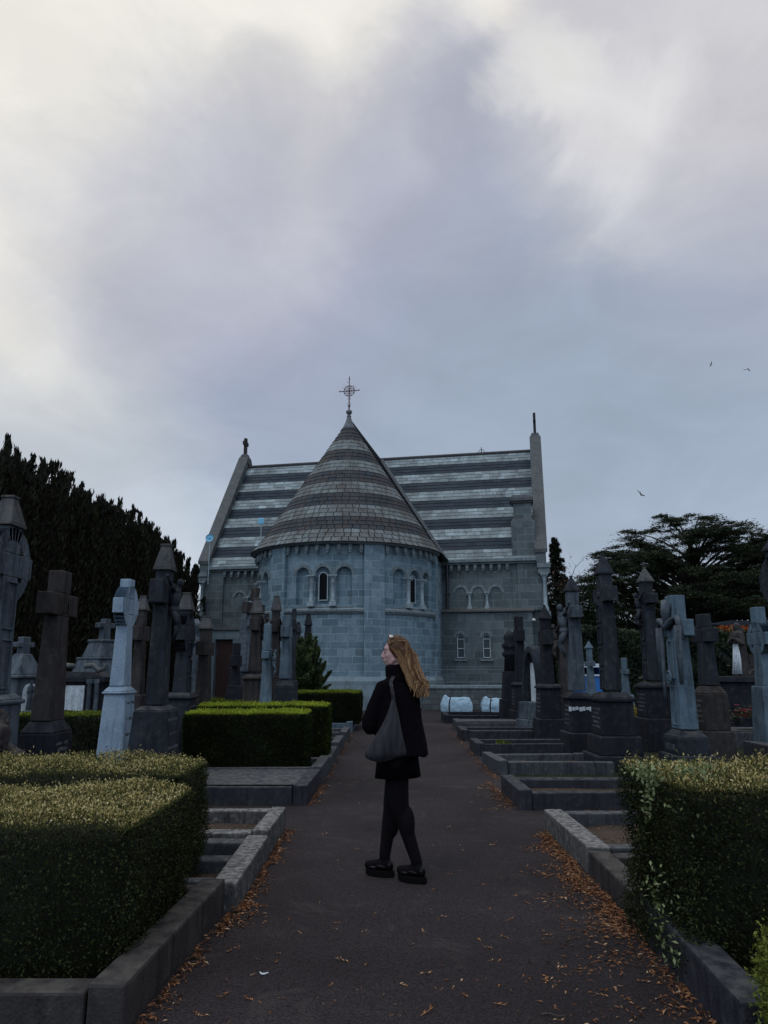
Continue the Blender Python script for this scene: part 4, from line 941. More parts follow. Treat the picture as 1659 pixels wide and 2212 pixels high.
# --- left of the path
zb = zt(20, 1500, 7.5); b, p_ = T2(zb, .34, .28, .3)
monument(-18, 7.5, 'grey', 'tall ringed stone cross with a gabled cap, cut by the left edge', 1078, (1196, 1246), 1500, .155, .135, .43, cap=.30, ring=True, base=b, plinth=p_, panels=2, capmat='capstone', flare=.035)
m = MB()
for k in range(12): m.ell((rs.uniform(-.10, .10), rs.uniform(-.12, .12), .1+.092*k), (.19-.009*k, .19-.009*k, .13), 7, 10)
o = fuse(m, 'rough_boulder', 'brown', .02, None, 1, lambda c, n: n*(.05*noise.noise(c*6)+.02*noise.noise(c*19))); o.location = (xat(0, 6.5), 6.5, 0)
tag(o, 'rough brown upright boulder at the left edge, in front of the ringed cross', 'boulder')
zb = zt(85, 1556, 8.3)
monument(112, 8.3, 'brown', 'thick plain dark cross with a carved monogram, on a stepped pedestal at the left', 1235, (1283, 1331), 1556, .145, .115, .36, base=[(.30, .25, .34, zb-.12, .0, .0), (.30, .25, zb-.12, zb, .11, .09)], plinth=[(.40, .34, 0, .34, .015, .015)], emblem=True, flare=.045, mat_base='black')
zb = zt(250, 1482, 10.1)
monument(262, 10.1, 'white', 'pale blue-white ringed cross on a tall smooth pale pedestal', 1252, (1294, 1328), 1482, .105, .105, .315, ring='solid', base=[(.285, .255, 0, zb-.10, .075, .06), (.245, .225, zb-.10, zb-.065, 0, 0), (.235, .215, zb-.065, zb, .09, .07)], flare=.04)
zb = zt(335, 1524, 9.5)
monument(343, 9.5, 'dark', 'tall dark capped crucifix on a broad tapering pedestal beside the pale ringed cross', 1181, (1256, 1307), 1522, .125, .125, .34, cap=.32, fig=.78, base=[(.40, .36, .0, zb-.05, .10, .08), (.30, .28, zb-.05, zb, .10, .09)], flare=.03, mat_base='dark', capmat='capstone')
monument(299, 13.2, 'brown', 'slim brown capped cross standing behind the pale ringed cross', 1290, (1352, 1385), 1500, .10, .10, .30, cap=.24, capmat='capstone')
zb = zt(385, 1495, 12.0); b, p_ = T2(zb, .30, .27)
monument(395, 12.0, 'dark', 'dark capped ringed cross right of the tall dark crucifix', 1284, (1352, 1385), 1495, .13, .12, .36, cap=.26, ring=True, base=b, plinth=p_, capmat='capstone', panels=3)
b, p_ = T2(zt(418, 1520, 14.2), .28, .25)
e = empty('urn_headstone', (xat(419, 14.2), 14.2, 0), R(90), 'fluted headstone with a small urn on top, between two capped crosses at the left', 'headstone')
tiers_mesh([(.36, .26, 0, .4, .02, .02), (.27, .16, .4, zt(419, 1392, 14.2), .02, .02), (.31, .20, zt(419, 1392, 14.2), zt(419, 1378, 14.2), .02, .02)]).build('slab', 'grey', e, .012)
z_ = zt(419, 1378, 14.2); m = MB(); m.lathe([(.10, z_), (.05, z_+.05), (.04, z_+.09), (.12, z_+.20), (.13, z_+.25), (.07, z_+.29), (.03, z_+.36)], 14); m.build('urn', 'grey', e, 0, True)
m = MB()
for k in range(-2, 3): m.tube([(k*.095, -.165, .5), (k*.09, -.155, z_-.2)], .028, 8)
m.build('fluting', 'grey', e, 0, True)
zb = zt(440, 1520, 12.6)
monument(441, 12.6, 'brown', 'brown capped cross with a boxy head, left of the red-brown door', 1334, (1386, 1416), 1530, .115, .12, .32, cap=.20, base=[(.24, .22, 0, zt(441, 1530, 12.6), .05, .05)], knob=True, capmat='capstone')
monument(509, 15.4, 'black', 'short plain black cross in front of the red-brown door', 1389, (1415, 1440), 1480, .115, .10, .29)
monument(503, 18.5, 'black', 'small black marker cross close behind the short plain black cross', 1432, (1441, 1454), 1500, .10, .09, .26)
# statue leaning on a tall plain cross
Y_ = 17.2; X_ = xat(536, Y_); e = empty('statue_with_cross', (X_, Y_, 0), R(75), 'weathered robed figure embracing a tall leaning cross, left of the apse', 'statue')
H = zt(539, 1270, Y_); m = MB(); m.box(-.11, .11, .04, .20, 1.1, H, .01, .01); m.box(-.48, -.112, .05, .19, H-.62, H-.36); m.box(.112, .48, .05, .19, H-.62, H-.36); m.xf(Matrix.Rotation(R(4), 4, 'X')); m.build('cross', 'brown', e, .012)
zf = zt(530, 1452, Y_); f = robed_mesh(zt(528, 1298, Y_)-zf, 'hold'); o = fuse(f, 'robed_figure', 'grey', .022, e, 1, lambda c, n: n*.012*noise.noise(c*14)); o.location = (-.05, -.06, zf)
m = tiers_mesh([(.42, .40, 0, .45, .03, .03), (.34, .32, .45, 1.05, .03, .03), (.28, .26, 1.05, zf+.02, .06, .06)]); m.build('pedestal', 'dark', e, .015)
zb = zt(545, 1456, 14.0); b, p_ = T2(zb, .28, .26, .5)
monument(551, 14.0, 'brown', 'tall brown capped cross with boxy head and stepped base, in front of the robed cross-bearer', 1295, (1336, 1364), 1450, .115, .12, .32, cap=.27, base=b, plinth=p_, fig=.7, capmat='capstone')
zb = zt(593, 1460, 18.2)
monument(593, 18.2, 'brown', 'slender capped crucifix between the leaning cross figure and the green bush', 1290, (1341, 1367), 1460, .13, .13, .38, cap=.34, fig=.85, capmat='capstone')
monument(576, 12.2, 'bluegrey', 'small blue-grey crucifix in front of the tall brown capped cross', 1348, (1406, 1424), 1520, .075, .085, .24, fig=.42)
zb = zt(615, 1467, 15.0)
monument(617, 15.0, 'bluegrey', 'plain blue-grey cross with dark chamfered pedestal, left of the green bush', 1330, (1352, 1378), 1466, .125, .12, .31, base=[(.27, .27, 0, zb-.14, .02, .02), (.25, .25, zb-.14, zb, .11, .11)], plinth=[(.33, .33, 0, .3, .02, .02)], mat_base='dark')
monument(631, 17.8, 'dark', 'thin dark leaning cross behind the plain blue-grey cross', 1314, (1345, 1362), 1470, .075, .07, .26, lean=R(3))
monument(642, 23.2, 'dark', 'small dark pinnacled cross rising from the left of the green bush', 1346, (1392, 1408), 1480, .11, .10, .28, cap=.30)
monument(664, 23.6, 'black', 'black cross with an open pointed canopy, rising behind the green bush', 1328, (1367, 1386), 1480, .13, .13, .32, cap=.34, knob=True)
# background left: small domed monument, sarcophagus tomb, stepped cross
e = empty('domed_monument', (xat(46, 11.2), 11.2, 0), R(70), 'small domed monument with white marble niche and little cross, behind the thick plain cross', 'monument')
zz = zt(46, 1412, 11.2); m = tiers_mesh([(.34, .28, 0, .55, .03, .03), (.24, .20, .55, zt(46, 1465, 11.2), .01, .01), (.28, .24, zt(46, 1465, 11.2), zt(46, 1458, 11.2), 0, 0), (.25, .21, zt(46, 1458, 11.2), zz, .16, .13)]); m.build('body', 'grey', e, .015)
m = MB(); h = zt(46, 1376, 11.2)-zz; m.box(-.07, .07, -.06, .06, zz, zz+h); m.box(-.16, -.071, -.055, .055, zz+h*.38, zz+h*.68); m.box(.071, .16, -.055, .055, zz+h*.38, zz+h*.68); m.build('cross', 'grey', e, .01)
m = MB(); m.prism([(x, z) for x, z in arch(0, .26, .85, zt(46, 1475, 11.2))], -.215, -.15); m.build('marble_niche', 'marble', e, .005)
m = robed_mesh(.42, 'pray'); o = m.build('small_relief_figure', 'grey', e, 0, True); o.location = (0, -.22, .92); o.scale = (1, .4, 1)
e = empty('ornate_tomb', (xat(180, 14.8), 14.8, 0), R(0), 'low ornate chest tomb with white marble panel and scrolled crest, before the dark yews', 'tomb')
zz = zt(180, 1462, 14.8); m = tiers_mesh([(.60, .35, 0, .55, .02, .02), (.52, .30, .55, zz-.1, 0, 0), (.58, .36, zz-.1, zz, 0, 0), (.56, .34, zz, zz+.10, .30, .05)]); m.build('chest', 'black', e, .012)
m = MB(); m.box(-.18, .18, -.33, -.29, .72, zz-.16); m.build('marble_panel', 'marble', e, .004)
for x in (-.42, -.28, .28, .42): m = MB(); m.tube([(x, -.33, .62), (x, -.33, zz-.12)], .045, 8); m.box(x-.06, x+.06, -.375, -.30, zz-.119, zz-.04); m.build('colonnette', 'grey', e)
m = MB()
for s in (-1, 1): m.tube([(s*.1, -.2, zz+.2), (s*.25, -.2, zz+.22), (s*.38, -.2, zz+.12), (s*.48, -.2, zz+.16), (s*.5, -.2, zz+.24), (s*.44, -.2, zz+.24)], [.05, .05, .05, .045, .03, .015], 8)
m.ell((-.52, -.1, zz+.12), .09, 7, 10); m.build('scrolled_crest', 'coping', e, 0, True)
e = empty('stepped_cross_monument', (xat(220, 17.0), 17.0, 0), R(60), 'small stone cross on a bell-shaped stepped pedestal, partly behind the pale ringed cross', 'monument')
z0, z1, z2, z3 = zt(215, 1462, 17), zt(215, 1425, 17), zt(215, 1382, 17), zt(215, 1337, 17)
m = tiers_mesh([(.62, .55, 0, z0, .02, .02), (.50, .45, z0, z1, .10, .10), (.42, .38, z1, z1+.05, 0, 0), (.34, .31, z1+.05, z2-.06, .10, .10), (.27, .24, z2-.06, z2, 0, 0)]); m.build('stepped_base', 'grey', e, .015)
m = MB(); hh = z3-z2; m.box(-.10, .10, -.09, .09, z2, z3, .015, .015); m.box(-.22, -.091, -.08, .08, z2+hh*.56, z2+hh*.8); m.box(.091, .22, -.08, .08, z2+hh*.56, z2+hh*.8); m.build('cross', 'grey', e, .012)

# --- right of the path
b, p_ = T2(zt(1130, 1473, 20.2), .34, .30, .45)
monument(1124, 20.2, 'black', 'plain black cross on a black stepped pedestal, nearest the white bags', 1332, (1361, 1386), 1473, .145, .13, .34, base=b, plinth=p_)
e = empty('crowned_pillar', (xat(1104, 21.0), 21.0, 0), R(-90), 'black ornate pillar monument with stacked round mouldings, left of the plain black cross', 'monument')
z1 = zt(1104, 1362, 21.0); m = MB(); m.lathe([(.20, z1-1.15), (.17, z1-.75), (.23, z1-.70), (.24, z1-.62), (.16, z1-.56), (.22, z1-.48), (.24, z1-.40), (.15, z1-.32), (.19, z1-.22), (.16, z1-.12), (.08, z1-.04), (.03, z1)], 16); m.build('shaft', 'black', e, 0, True)
tiers_mesh([(.34, .34, 0, .7, .03, .03), (.26, .26, .7, z1-1.13, .05, .05)]).build('pedestal', 'black', e, .015)
# pointed canopy stone seen nearly edge-on
e = empty('gothic_canopy', (xat(1152, 18.0), 18.0, 0), R(-62), 'slim pointed-arch canopy monument with a pale strip, beside the black-capped cross', 'monument')
zz0, zz1 = .75, zt(1152, 1395, 18.0); m = MB()
n = 12; po = []; pi_ = []
for i in range(n+1):
    f_ = i/n; po.append((-.30+.30*f_**1.6, zz0+.2+(zz1-zz0-.2)*math.sin(f_*math.pi/2)**.9)); pi_.append((-.22+.22*f_**1.6, zz0+.2+(zz1-zz0-.36)*math.sin(f_*math.pi/2)**.9))
for s in (-1, 1):
    for i in range(n):
        q = [po[i], po[i+1], pi_[i+1], pi_[i]]; vs = [(s*x, -.13, z) for x, z in q]+[(s*x, .13, z) for x, z in q]
        m.add(vs, [(0, 1, 2, 3), (4, 7, 6, 5), (0, 4, 5, 1), (2, 6, 7, 3)])
    m.box(min(s*.30, s*.22), max(s*.30, s*.22), -.13, .13, zz0, zz0+.2)
m.build('arch', 'dark', e, .01, fix=True); m = MB(); m.box(-.16, .16, .03, .09, zz0, zz1-.4); m.build('back_slab', 'marble', e, .01)
tiers_mesh([(.40, .30, 0, .35, .02, .02), (.34, .24, .35, zz0, .02, .02)]).build('pedestal', 'grey', e, .015)
zb = zt(1185, 1477, 16.0); b, p_ = T2(zb, .32, .30, .5, .10)
monument(1182, 16.0, 'black', 'black cross with a small pointed cap and boxy head, in front of the chapel corner', 1310, (1372-10, 1394), 1477, .125, .125, .32, cap=.28, base=b, plinth=p_)
zb = zt(1245, 1495, 13.6)
monument(1244, 13.6, 'grey', 'grey capped crucifix on a dark pedestal with a worn white inscription', 1247, (1310, 1337), 1492, .115, .13, .33, cap=.27, fig=.95,
         base=[(.30, .28, .42, zb-.12, .02, .02), (.33, .31, zb-.12, zb-.07, .0, .0), (.29, .27, zb-.07, zb, .10, .08)], plinth=[(.40, .38, 0, .42, .02, .02)], mat_base='black', capmat='dark')
e = [o for o in bpy.data.objects if o.get('label', '').startswith('grey capped crucifix')][0]
m = MB()
for k in range(7): m.box(.255-.02, .26, -.22+.06*k, -.22+.06*k+.045+.01*(k % 2), zb-.32+.012*(k % 3), zb-.24-.01*(k % 2))
o = m.build('worn_inscription', 'marble', e)
zb = zt(1325, 1495, 12.0)
monument(1317, 12.0, 'dark', 'tallest capped cross right of the path, dark, on a massive two-tier pedestal', 1200, (1270, 1302), 1490, .135, .125, .36, cap=.32, knob=True, panels=4,
         base=[(.38, .36, .50, zb-.14, .03, .03), (.40, .38, zb-.14, zb-.08, 0, 0), (.37, .35, zb-.08, zb, .13, .12)], plinth=[(.46, .45, .22, .50, .02, .02), (.56, .56, 0, .22, .02, .02)], mat_base='black')
zb = zt(1412, 1473, 14.6)
monument(1408, 14.6, 'dark', 'tall dark cross with a small pale cap, between the tallest capped and the draped cross', 1228, (1284, 1306), 1470, .14, .13, .36, cap=.28, fig=.7, panels=4,
         base=[(.36, .34, .6, zb-.12, .02, .02), (.38, .36, zb-.12, zb-.06, 0, 0), (.35, .33, zb-.06, zb, .12, .10)], plinth=[(.44, .42, 0, .6, .02, .02)], mat_base='black', capmat='capstone')
# draped cross
zb = zt(1478, 1576, 11.4)
e = monument(1470, 11.4, 'bluegrey', 'broad blue-grey cross with carved drapery over its arms, behind the leafy hedge', 1287, (1340, 1376), 1574, .155, .13, .40, flare=.045,
         base=[(.34, .32, .28, zb-.10, .0, .0), (.34, .32, zb-.10, zb, .14, .12)], plinth=[(.44, .42, 0, .28, .02, .02)], mat_base='dark', panels=2)
za = zt(1470, 1340, 11.4); m = MB()
m.tube([(-.41, -.10, za-.30), (-.37, -.13, za+.03), (-.20, -.15, za-.02), (0, -.16, za-.10), (.20, -.15, za-.02), (.37, -.13, za+.03), (.42, -.10, za-.30)], [.04, .05, .055, .06, .055, .05, .04], 8); m.tube([(-.10, -.13, za+.30), (-.02, -.16, za+.12), (.03, -.165, za-.08)], [.05, .07, .05], 8); m.tube([(.10, -.13, za+.26), (.04, -.16, za+.1), (0, -.165, za-.08)], [.04, .055, .05], 8)
for x in (-.40, -.34, .35, .41): m.tube([(x, -.14, za-.1), (x*1.02, -.15, za-.5), (x*.98, -.14, za-.95)], [.045, .04, .02], 8)
m.tube([(-.17, -.17, za-.1), (-.19, -.18, za-.8), (-.17, -.19, za-1.3)], [.03, .03, .03], 8)
m.build('stone_drapery', 'grey', e, 0, True)
m = MB(); m.tube([(.09*math.cos(a), -.185, za-.85+.09*math.sin(a)) for a in [R(q) for q in range(0, 361, 20)]], .014, 6, False)
for x in (-.045, 0, .045): m.box(x-.008, x+.008, -.20, -.165, za-.90, za-.80)
m.box(-.045, .0, -.198, -.165, za-.855, za-.84); m.build('carved_roundel', 'bluegrey', e)
zb = zt(1545, 1482, 12.6)
monument(1529, 12.6, 'dark', 'plain dark cross on a two-step brown pedestal, right of the draped cross', 1327, (1358, 1388), 1480, .125, .115, .34, base=[(.27, .27, .52, zb-.12, .0, .0), (.27, .27, zb-.12, zb, .10, .10)], plinth=[(.33, .33, 0, .52, .02, .02)], mat_base='brown')
# robed statue
Y_ = 17.5; X_ = xat(1600, Y_); e = empty('robed_statue', (X_, Y_, 0), R(-60), 'weathered robed statue with a pale front, on a dark pedestal before the ivy wall', 'statue')
zf = zt(1600, 1462, Y_); hh = zt(1592, 1345, Y_)-zf; o = fuse(robed_mesh(hh, 'pray'), 'robed_figure', 'brown', .022, e, 1, lambda c, n: n*.012*noise.noise(c*13)); o.location = (0, 0, zf)
m = MB()
for k in range(4): m.tube([(-.09+.06*k, -.13, zf+.06), (-.06+.05*k, -.115, zf+.4), (-.05+.035*k, -.10, zf+hh*.6)], [.035, .028, .012], 7)
m.build('pale_robe_front', 'marble', e, 0, True)
tiers_mesh([(.48, .44, 0, .5, .02, .02), (.38, .34, .5, zf-.12, .03, .03), (.42, .38, zf-.12, zf+.01, .03, .03)]).build('pedestal', 'black', e, .015)
monument(1650, 13.2, 'bluegrey', 'blue-grey ringed cross at the right edge beside the robed statue', 1312, (1366, 1394), 1482, .12, .11, .33, ring=True)
monument(1712, 9.2, 'dark', 'dark high cross almost wholly cut off by the right edge', 1142, (1232, 1275), 1440, .15, .14, .36, cap=.28, ring=True)
monument(1275, 17.6, 'bluegrey', 'small pale capped cross standing before the blue shed', 1386, (1428, 1440), 1494, .075, .075, .27, cap=.16, base=[(.18, .18, 0, zt(1275, 1494, 17.6), .03, .03)], carve=False)
monument(1349, 17.0, 'bluegrey', 'small thin blue-grey cross between two tall capped crosses', 1421, (1446, 1457), 1500, .07, .07, .18)
monument(1218, 19.2, 'brown', 'brown figure-topped cross partly behind the grey crucifix', 1320, (1352, 1372), 1478, .11, .11, .30, fig=.9)
monument(1630, 20.0, 'brown', 'small brown cross beyond the red flowers at the right', 1415, (1435, 1446), 1500, .09, .09, .26)
# ------------------------------------------------------------ clipped hedges
def rbox_points(n, hx_, hy_, h, rad, rg, faces=('x-', 'x+', 'y-', 'y+', 'z+')):
    """random points on a box (z from 0 to h) with its normals; corners softened by rad"""
    areas = {'x-': 2*hy_*h, 'x+': 2*hy_*h, 'y-': 2*hx_*h, 'y+': 2*hx_*h, 'z+': 4*hx_*hy_}
    fs = list(faces); pr = np.array([areas[f] for f in fs]); pick = rg.choice(len(fs), n, p=pr/pr.sum())
    a = rg.uniform(-1, 1, n); b_ = rg.uniform(0, 1, n); P = np.zeros((n, 3)); Nn = np.zeros((n, 3))
    for i, f in enumerate(fs):
        k = pick == i
        if f[0] == 'x': s = -1 if f[1] == '-' else 1; P[k] = np.stack([np.full(k.sum(), s*hx_), a[k]*hy_, b_[k]*h], 1); Nn[k] = (s, 0, 0)
        elif f[0] == 'y': s = -1 if f[1] == '-' else 1; P[k] = np.stack([a[k]*hx_, np.full(k.sum(), s*hy_), b_[k]*h], 1); Nn[k] = (0, s, 0)
        else: P[k] = np.stack([a[k]*hx_, (b_[k]*2-1)*hy_, np.full(k.sum(), h)], 1); Nn[k] = (0, 0, 1)
    lo = np.array([-hx_+rad, -hy_+rad, -1]); hi = np.array([hx_-rad, hy_-rad, h-rad])
    Q = np.clip(P, lo, hi); d = P-Q; ln = np.linalg.norm(d, axis=1, keepdims=True)
    Nn = np.where(ln > 1e-6, d/np.maximum(ln, 1e-6), Nn)
    P = np.where(ln > 1e-6, Q+Nn*np.minimum(ln, rad), P)
    return P, Nn
def wob(P, s, a):
    return a*(np.sin(P[:, 0]*s+1.3)*np.cos(P[:, 1]*s*1.1+.5)+np.sin(P[:, 2]*s*1.3+P[:, 0]*s*.7)*.6+.4*np.sin(P[:, 1]*s*2.7+P[:, 2]*s*1.9))
def hedge(name, x0, x1, y0, y1, z0, z1, n, ls, mat, label, cat='hedge', topv=(.55, .95), sidev=(.15, .6), rad=.06, rz=0.0, seed=1, wa=.012, jit=.03, tip=0.0, rough=0.0, faces=None, taper=0.0, parts=None):
    rg = np.random.default_rng(seed); hx_, hy_, h = (x1-x0)/2, (y1-y0)/2, z1-z0
    P, Nn = rbox_points(n, hx_, hy_, h, rad, rg, faces or ('x-', 'x+', 'y-', 'y+', 'z+'))
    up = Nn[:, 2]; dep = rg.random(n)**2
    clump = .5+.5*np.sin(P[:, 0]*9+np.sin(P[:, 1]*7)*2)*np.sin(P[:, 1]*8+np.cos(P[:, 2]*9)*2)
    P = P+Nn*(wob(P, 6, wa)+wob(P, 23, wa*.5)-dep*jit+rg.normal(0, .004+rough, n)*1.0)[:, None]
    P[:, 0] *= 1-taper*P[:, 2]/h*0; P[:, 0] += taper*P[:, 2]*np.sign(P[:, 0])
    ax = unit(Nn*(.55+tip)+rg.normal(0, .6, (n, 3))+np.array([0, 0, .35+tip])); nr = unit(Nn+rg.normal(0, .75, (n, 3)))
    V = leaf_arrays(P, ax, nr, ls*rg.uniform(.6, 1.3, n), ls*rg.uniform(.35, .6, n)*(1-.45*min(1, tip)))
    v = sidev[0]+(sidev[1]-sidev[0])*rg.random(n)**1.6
    tw = np.clip((up-.35)/.4, 0, 1); vt = topv[0]+(topv[1]-topv[0])*rg.random(n)  # paler tips on top, with skylight and side shade put into the leaf colour
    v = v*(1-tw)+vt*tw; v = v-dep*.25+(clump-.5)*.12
    ns = int(n*.012); k_ = rg.choice(np.where(up > .2)[0], ns) if ns else []
    Ps = P[k_]+np.array([0, 0, 1.0])*rg.uniform(.0, .035, (ns, 1))*(1+rough*60)+rg.normal(0, .004, (ns, 3))
    V = np.concatenate([V, leaf_arrays(Ps, np.array([[0, 0, 1.0]])+rg.normal(0, .5, (ns, 3)), unit(rg.normal(0, 1, (ns, 3))), ls*1.1, ls*.5)]); v = np.concatenate([v, v[k_]])
    # solid core
    q = .9; i_ = jit*.9+.012; nx, ny, nz = 14, 10, 6; cv = []; cf = []
    c = [(-hx_+i_, -hy_+i_, 0), (hx_-i_, -hy_+i_, 0), (hx_-i_, hy_-i_, 0), (-hx_+i_, hy_-i_, 0)]
    r2 = rad*.7; c2 = [(-hx_+i_, -hy_+i_, h-i_-r2), (hx_-i_, -hy_+i_, h-i_-r2), (hx_-i_, hy_-i_, h-i_-r2), (-hx_+i_, hy_-i_, h-i_-r2)]
    c3 = [(-hx_+i_+r2, -hy_+i_+r2, h-i_), (hx_-i_-r2, -hy_+i_+r2, h-i_), (hx_-i_-r2, hy_-i_-r2, h-i_), (-hx_+i_+r2, hy_-i_-r2, h-i_)]
    cv = c+c2+c3; cf = [(k, (k+1) % 4, 4+(k+1) % 4, 4+k) for k in range(4)]+[(4+k, 4+(k+1) % 4, 8+(k+1) % 4, 8+k) for k in range(4)]+[(8, 9, 10, 11)]
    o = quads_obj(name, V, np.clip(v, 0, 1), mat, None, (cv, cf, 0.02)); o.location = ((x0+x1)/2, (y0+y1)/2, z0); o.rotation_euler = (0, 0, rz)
    tag(o, label, cat); return o
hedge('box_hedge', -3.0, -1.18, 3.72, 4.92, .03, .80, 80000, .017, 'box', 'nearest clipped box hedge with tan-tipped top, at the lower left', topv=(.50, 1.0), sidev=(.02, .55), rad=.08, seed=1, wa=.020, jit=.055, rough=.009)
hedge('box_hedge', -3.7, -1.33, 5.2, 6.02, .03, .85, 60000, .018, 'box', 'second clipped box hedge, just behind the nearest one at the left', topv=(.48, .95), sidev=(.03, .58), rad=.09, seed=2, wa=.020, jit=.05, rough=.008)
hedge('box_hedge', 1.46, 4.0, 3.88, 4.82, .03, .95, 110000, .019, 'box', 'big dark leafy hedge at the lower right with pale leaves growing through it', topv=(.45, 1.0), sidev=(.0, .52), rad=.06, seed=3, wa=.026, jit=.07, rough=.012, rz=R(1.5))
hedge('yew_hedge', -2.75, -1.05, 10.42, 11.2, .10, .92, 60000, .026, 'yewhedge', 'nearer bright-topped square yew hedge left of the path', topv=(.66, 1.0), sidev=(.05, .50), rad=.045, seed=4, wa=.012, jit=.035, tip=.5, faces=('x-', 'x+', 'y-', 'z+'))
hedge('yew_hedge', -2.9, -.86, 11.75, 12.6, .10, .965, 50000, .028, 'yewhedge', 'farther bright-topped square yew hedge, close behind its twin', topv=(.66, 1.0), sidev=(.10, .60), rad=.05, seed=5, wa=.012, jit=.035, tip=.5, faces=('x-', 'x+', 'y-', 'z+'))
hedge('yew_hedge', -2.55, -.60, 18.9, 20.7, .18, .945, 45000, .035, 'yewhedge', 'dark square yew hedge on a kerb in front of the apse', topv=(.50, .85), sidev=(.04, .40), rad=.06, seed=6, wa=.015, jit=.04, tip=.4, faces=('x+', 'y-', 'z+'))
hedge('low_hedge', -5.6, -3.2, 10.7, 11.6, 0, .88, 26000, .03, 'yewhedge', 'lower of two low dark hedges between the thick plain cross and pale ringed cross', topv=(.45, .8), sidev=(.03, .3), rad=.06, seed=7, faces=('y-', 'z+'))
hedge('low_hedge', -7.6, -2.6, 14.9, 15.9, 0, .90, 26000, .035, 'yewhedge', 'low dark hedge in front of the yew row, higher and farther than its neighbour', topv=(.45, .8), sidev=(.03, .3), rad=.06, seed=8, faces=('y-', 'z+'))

def leafy_spray(n, c, spread, ls, rg, droop=.3, outward=None):
    P = np.array(c)+rg.normal(0, 1, (n, 3))*np.array(spread)
    ax = unit(rg.normal(0, 1, (n, 3))+np.array(outward if outward is not None else (0, 0, .4))); nr = unit(rg.normal(0, .5, (n, 3))+np.array([0, 0, 1]))
    return leaf_arrays(P, ax, nr, ls*rg.uniform(.6, 1.3, n), ls*rg.uniform(.4, .55, n), .12), rg.random(n)
rg = np.random.default_rng(21)
VV, vv = [], []
for (px, py, Y, n, sp) in [(1405, 1672, 4.0, 26, (.035, .03, .03)), (1388, 1662, 4.25, 26, (.05, .04, .02)), (1500, 1668, 4.0, 26, (.06, .04, .025)), (1515, 1662, 4.2, 22, (.06, .05, .025)), (1440, 1655, 4.45, 20, (.06, .05, .02)),
                           (1402, 1705, 4.0, 18, (.02, .03, .05)), (1402, 1765, 4.1, 7, (.01, .03, .03)),
                           (1408, 1895, 3.95, 8, (.02, .05, .04)), (1410, 1935, 3.9, 14, (.03, .07, .05)), (1432, 1985, 3.84, 14, (.03, .06, .06)), (1440, 2045, 3.8, 7, (.025, .05, .06)), (1452, 2075, 3.75, 4, (.03, .03, .02)), (1470, 1760, 3.85, 5, (.06, .03, .06))]:
    c = at(px, py, Y); a_, b_ = leafy_spray(int(n*(4 if py < 1720 else 2.2)), c-Vector((.0, 0, 0)), sp, .030, rg); VV.append(a_); vv.append(.35+.65*b_)
o = quads_obj('ivy', np.concatenate(VV), np.concatenate(vv), 'ivy'); tag(o, 'pale variegated leaves sprouting from the top and left side of the big dark leafy hedge', 'ivy')
# lime conifer bush cut by the lower right corner
def blob_bush(name, c, r, n, ls, mat, label, cat='bush', seed=3, lumps=9, up=.3, vr=(0, 1), stem=True, density_in=.35, kind=None, parent=None, trunk=None, pw=.5):
    rg = np.random.default_rng(seed); r = np.array(r, float)
    lc = rg.normal(0, 1, (lumps, 3)); lc = unit(lc)*rg.uniform(.25, .62, (lumps, 1)); lr = rg.uniform(.38, .62, lumps)
    k = rg.integers(0, lumps, n); d = unit(rg.normal(0, 1, (n, 3))); rad = 1-density_in*rg.random(n)**1.5
    P = lc[k]+d*(lr[k]*rad)[:, None]; P += .04*rg.normal(0, 1, (n, 3))
    v = np.clip(vr[0]+(vr[1]-vr[0])*(.15+.55*rg.random(n)**1.3+.30*(lr[k]-.38)/.24-.35*(1-rad)), 0, 1)
    P = P*r; ax = unit(d*.8+rg.normal(0, .6, (n, 3))+np.array([0, 0, up])); nr = unit(rg.normal(0, 1, (n, 3)))
    V = leaf_arrays(P, ax, nr, ls*rg.uniform(.6, 1.4, n), ls*rg.uniform(.35, .6, n)*pw*2)
    return V, v
V, v = blob_bush('', (0, 0, 0), (.25, .25, .36), 26000, .018, '', '', seed=5, lumps=16)
e = empty('lime_bush', (1.60, 2.96, 0), 0, 'yellow-green conifer bush cut off by the lower right corner', 'bush'); o = quads_obj('foliage', V+np.array([0, 0, .36]), v, 'limebush', e)
m = MB(); m.tube([(0, 0, 0), (.02, 0, .35)], [.03, .015], 7); m.build('stem', 'bark', e)
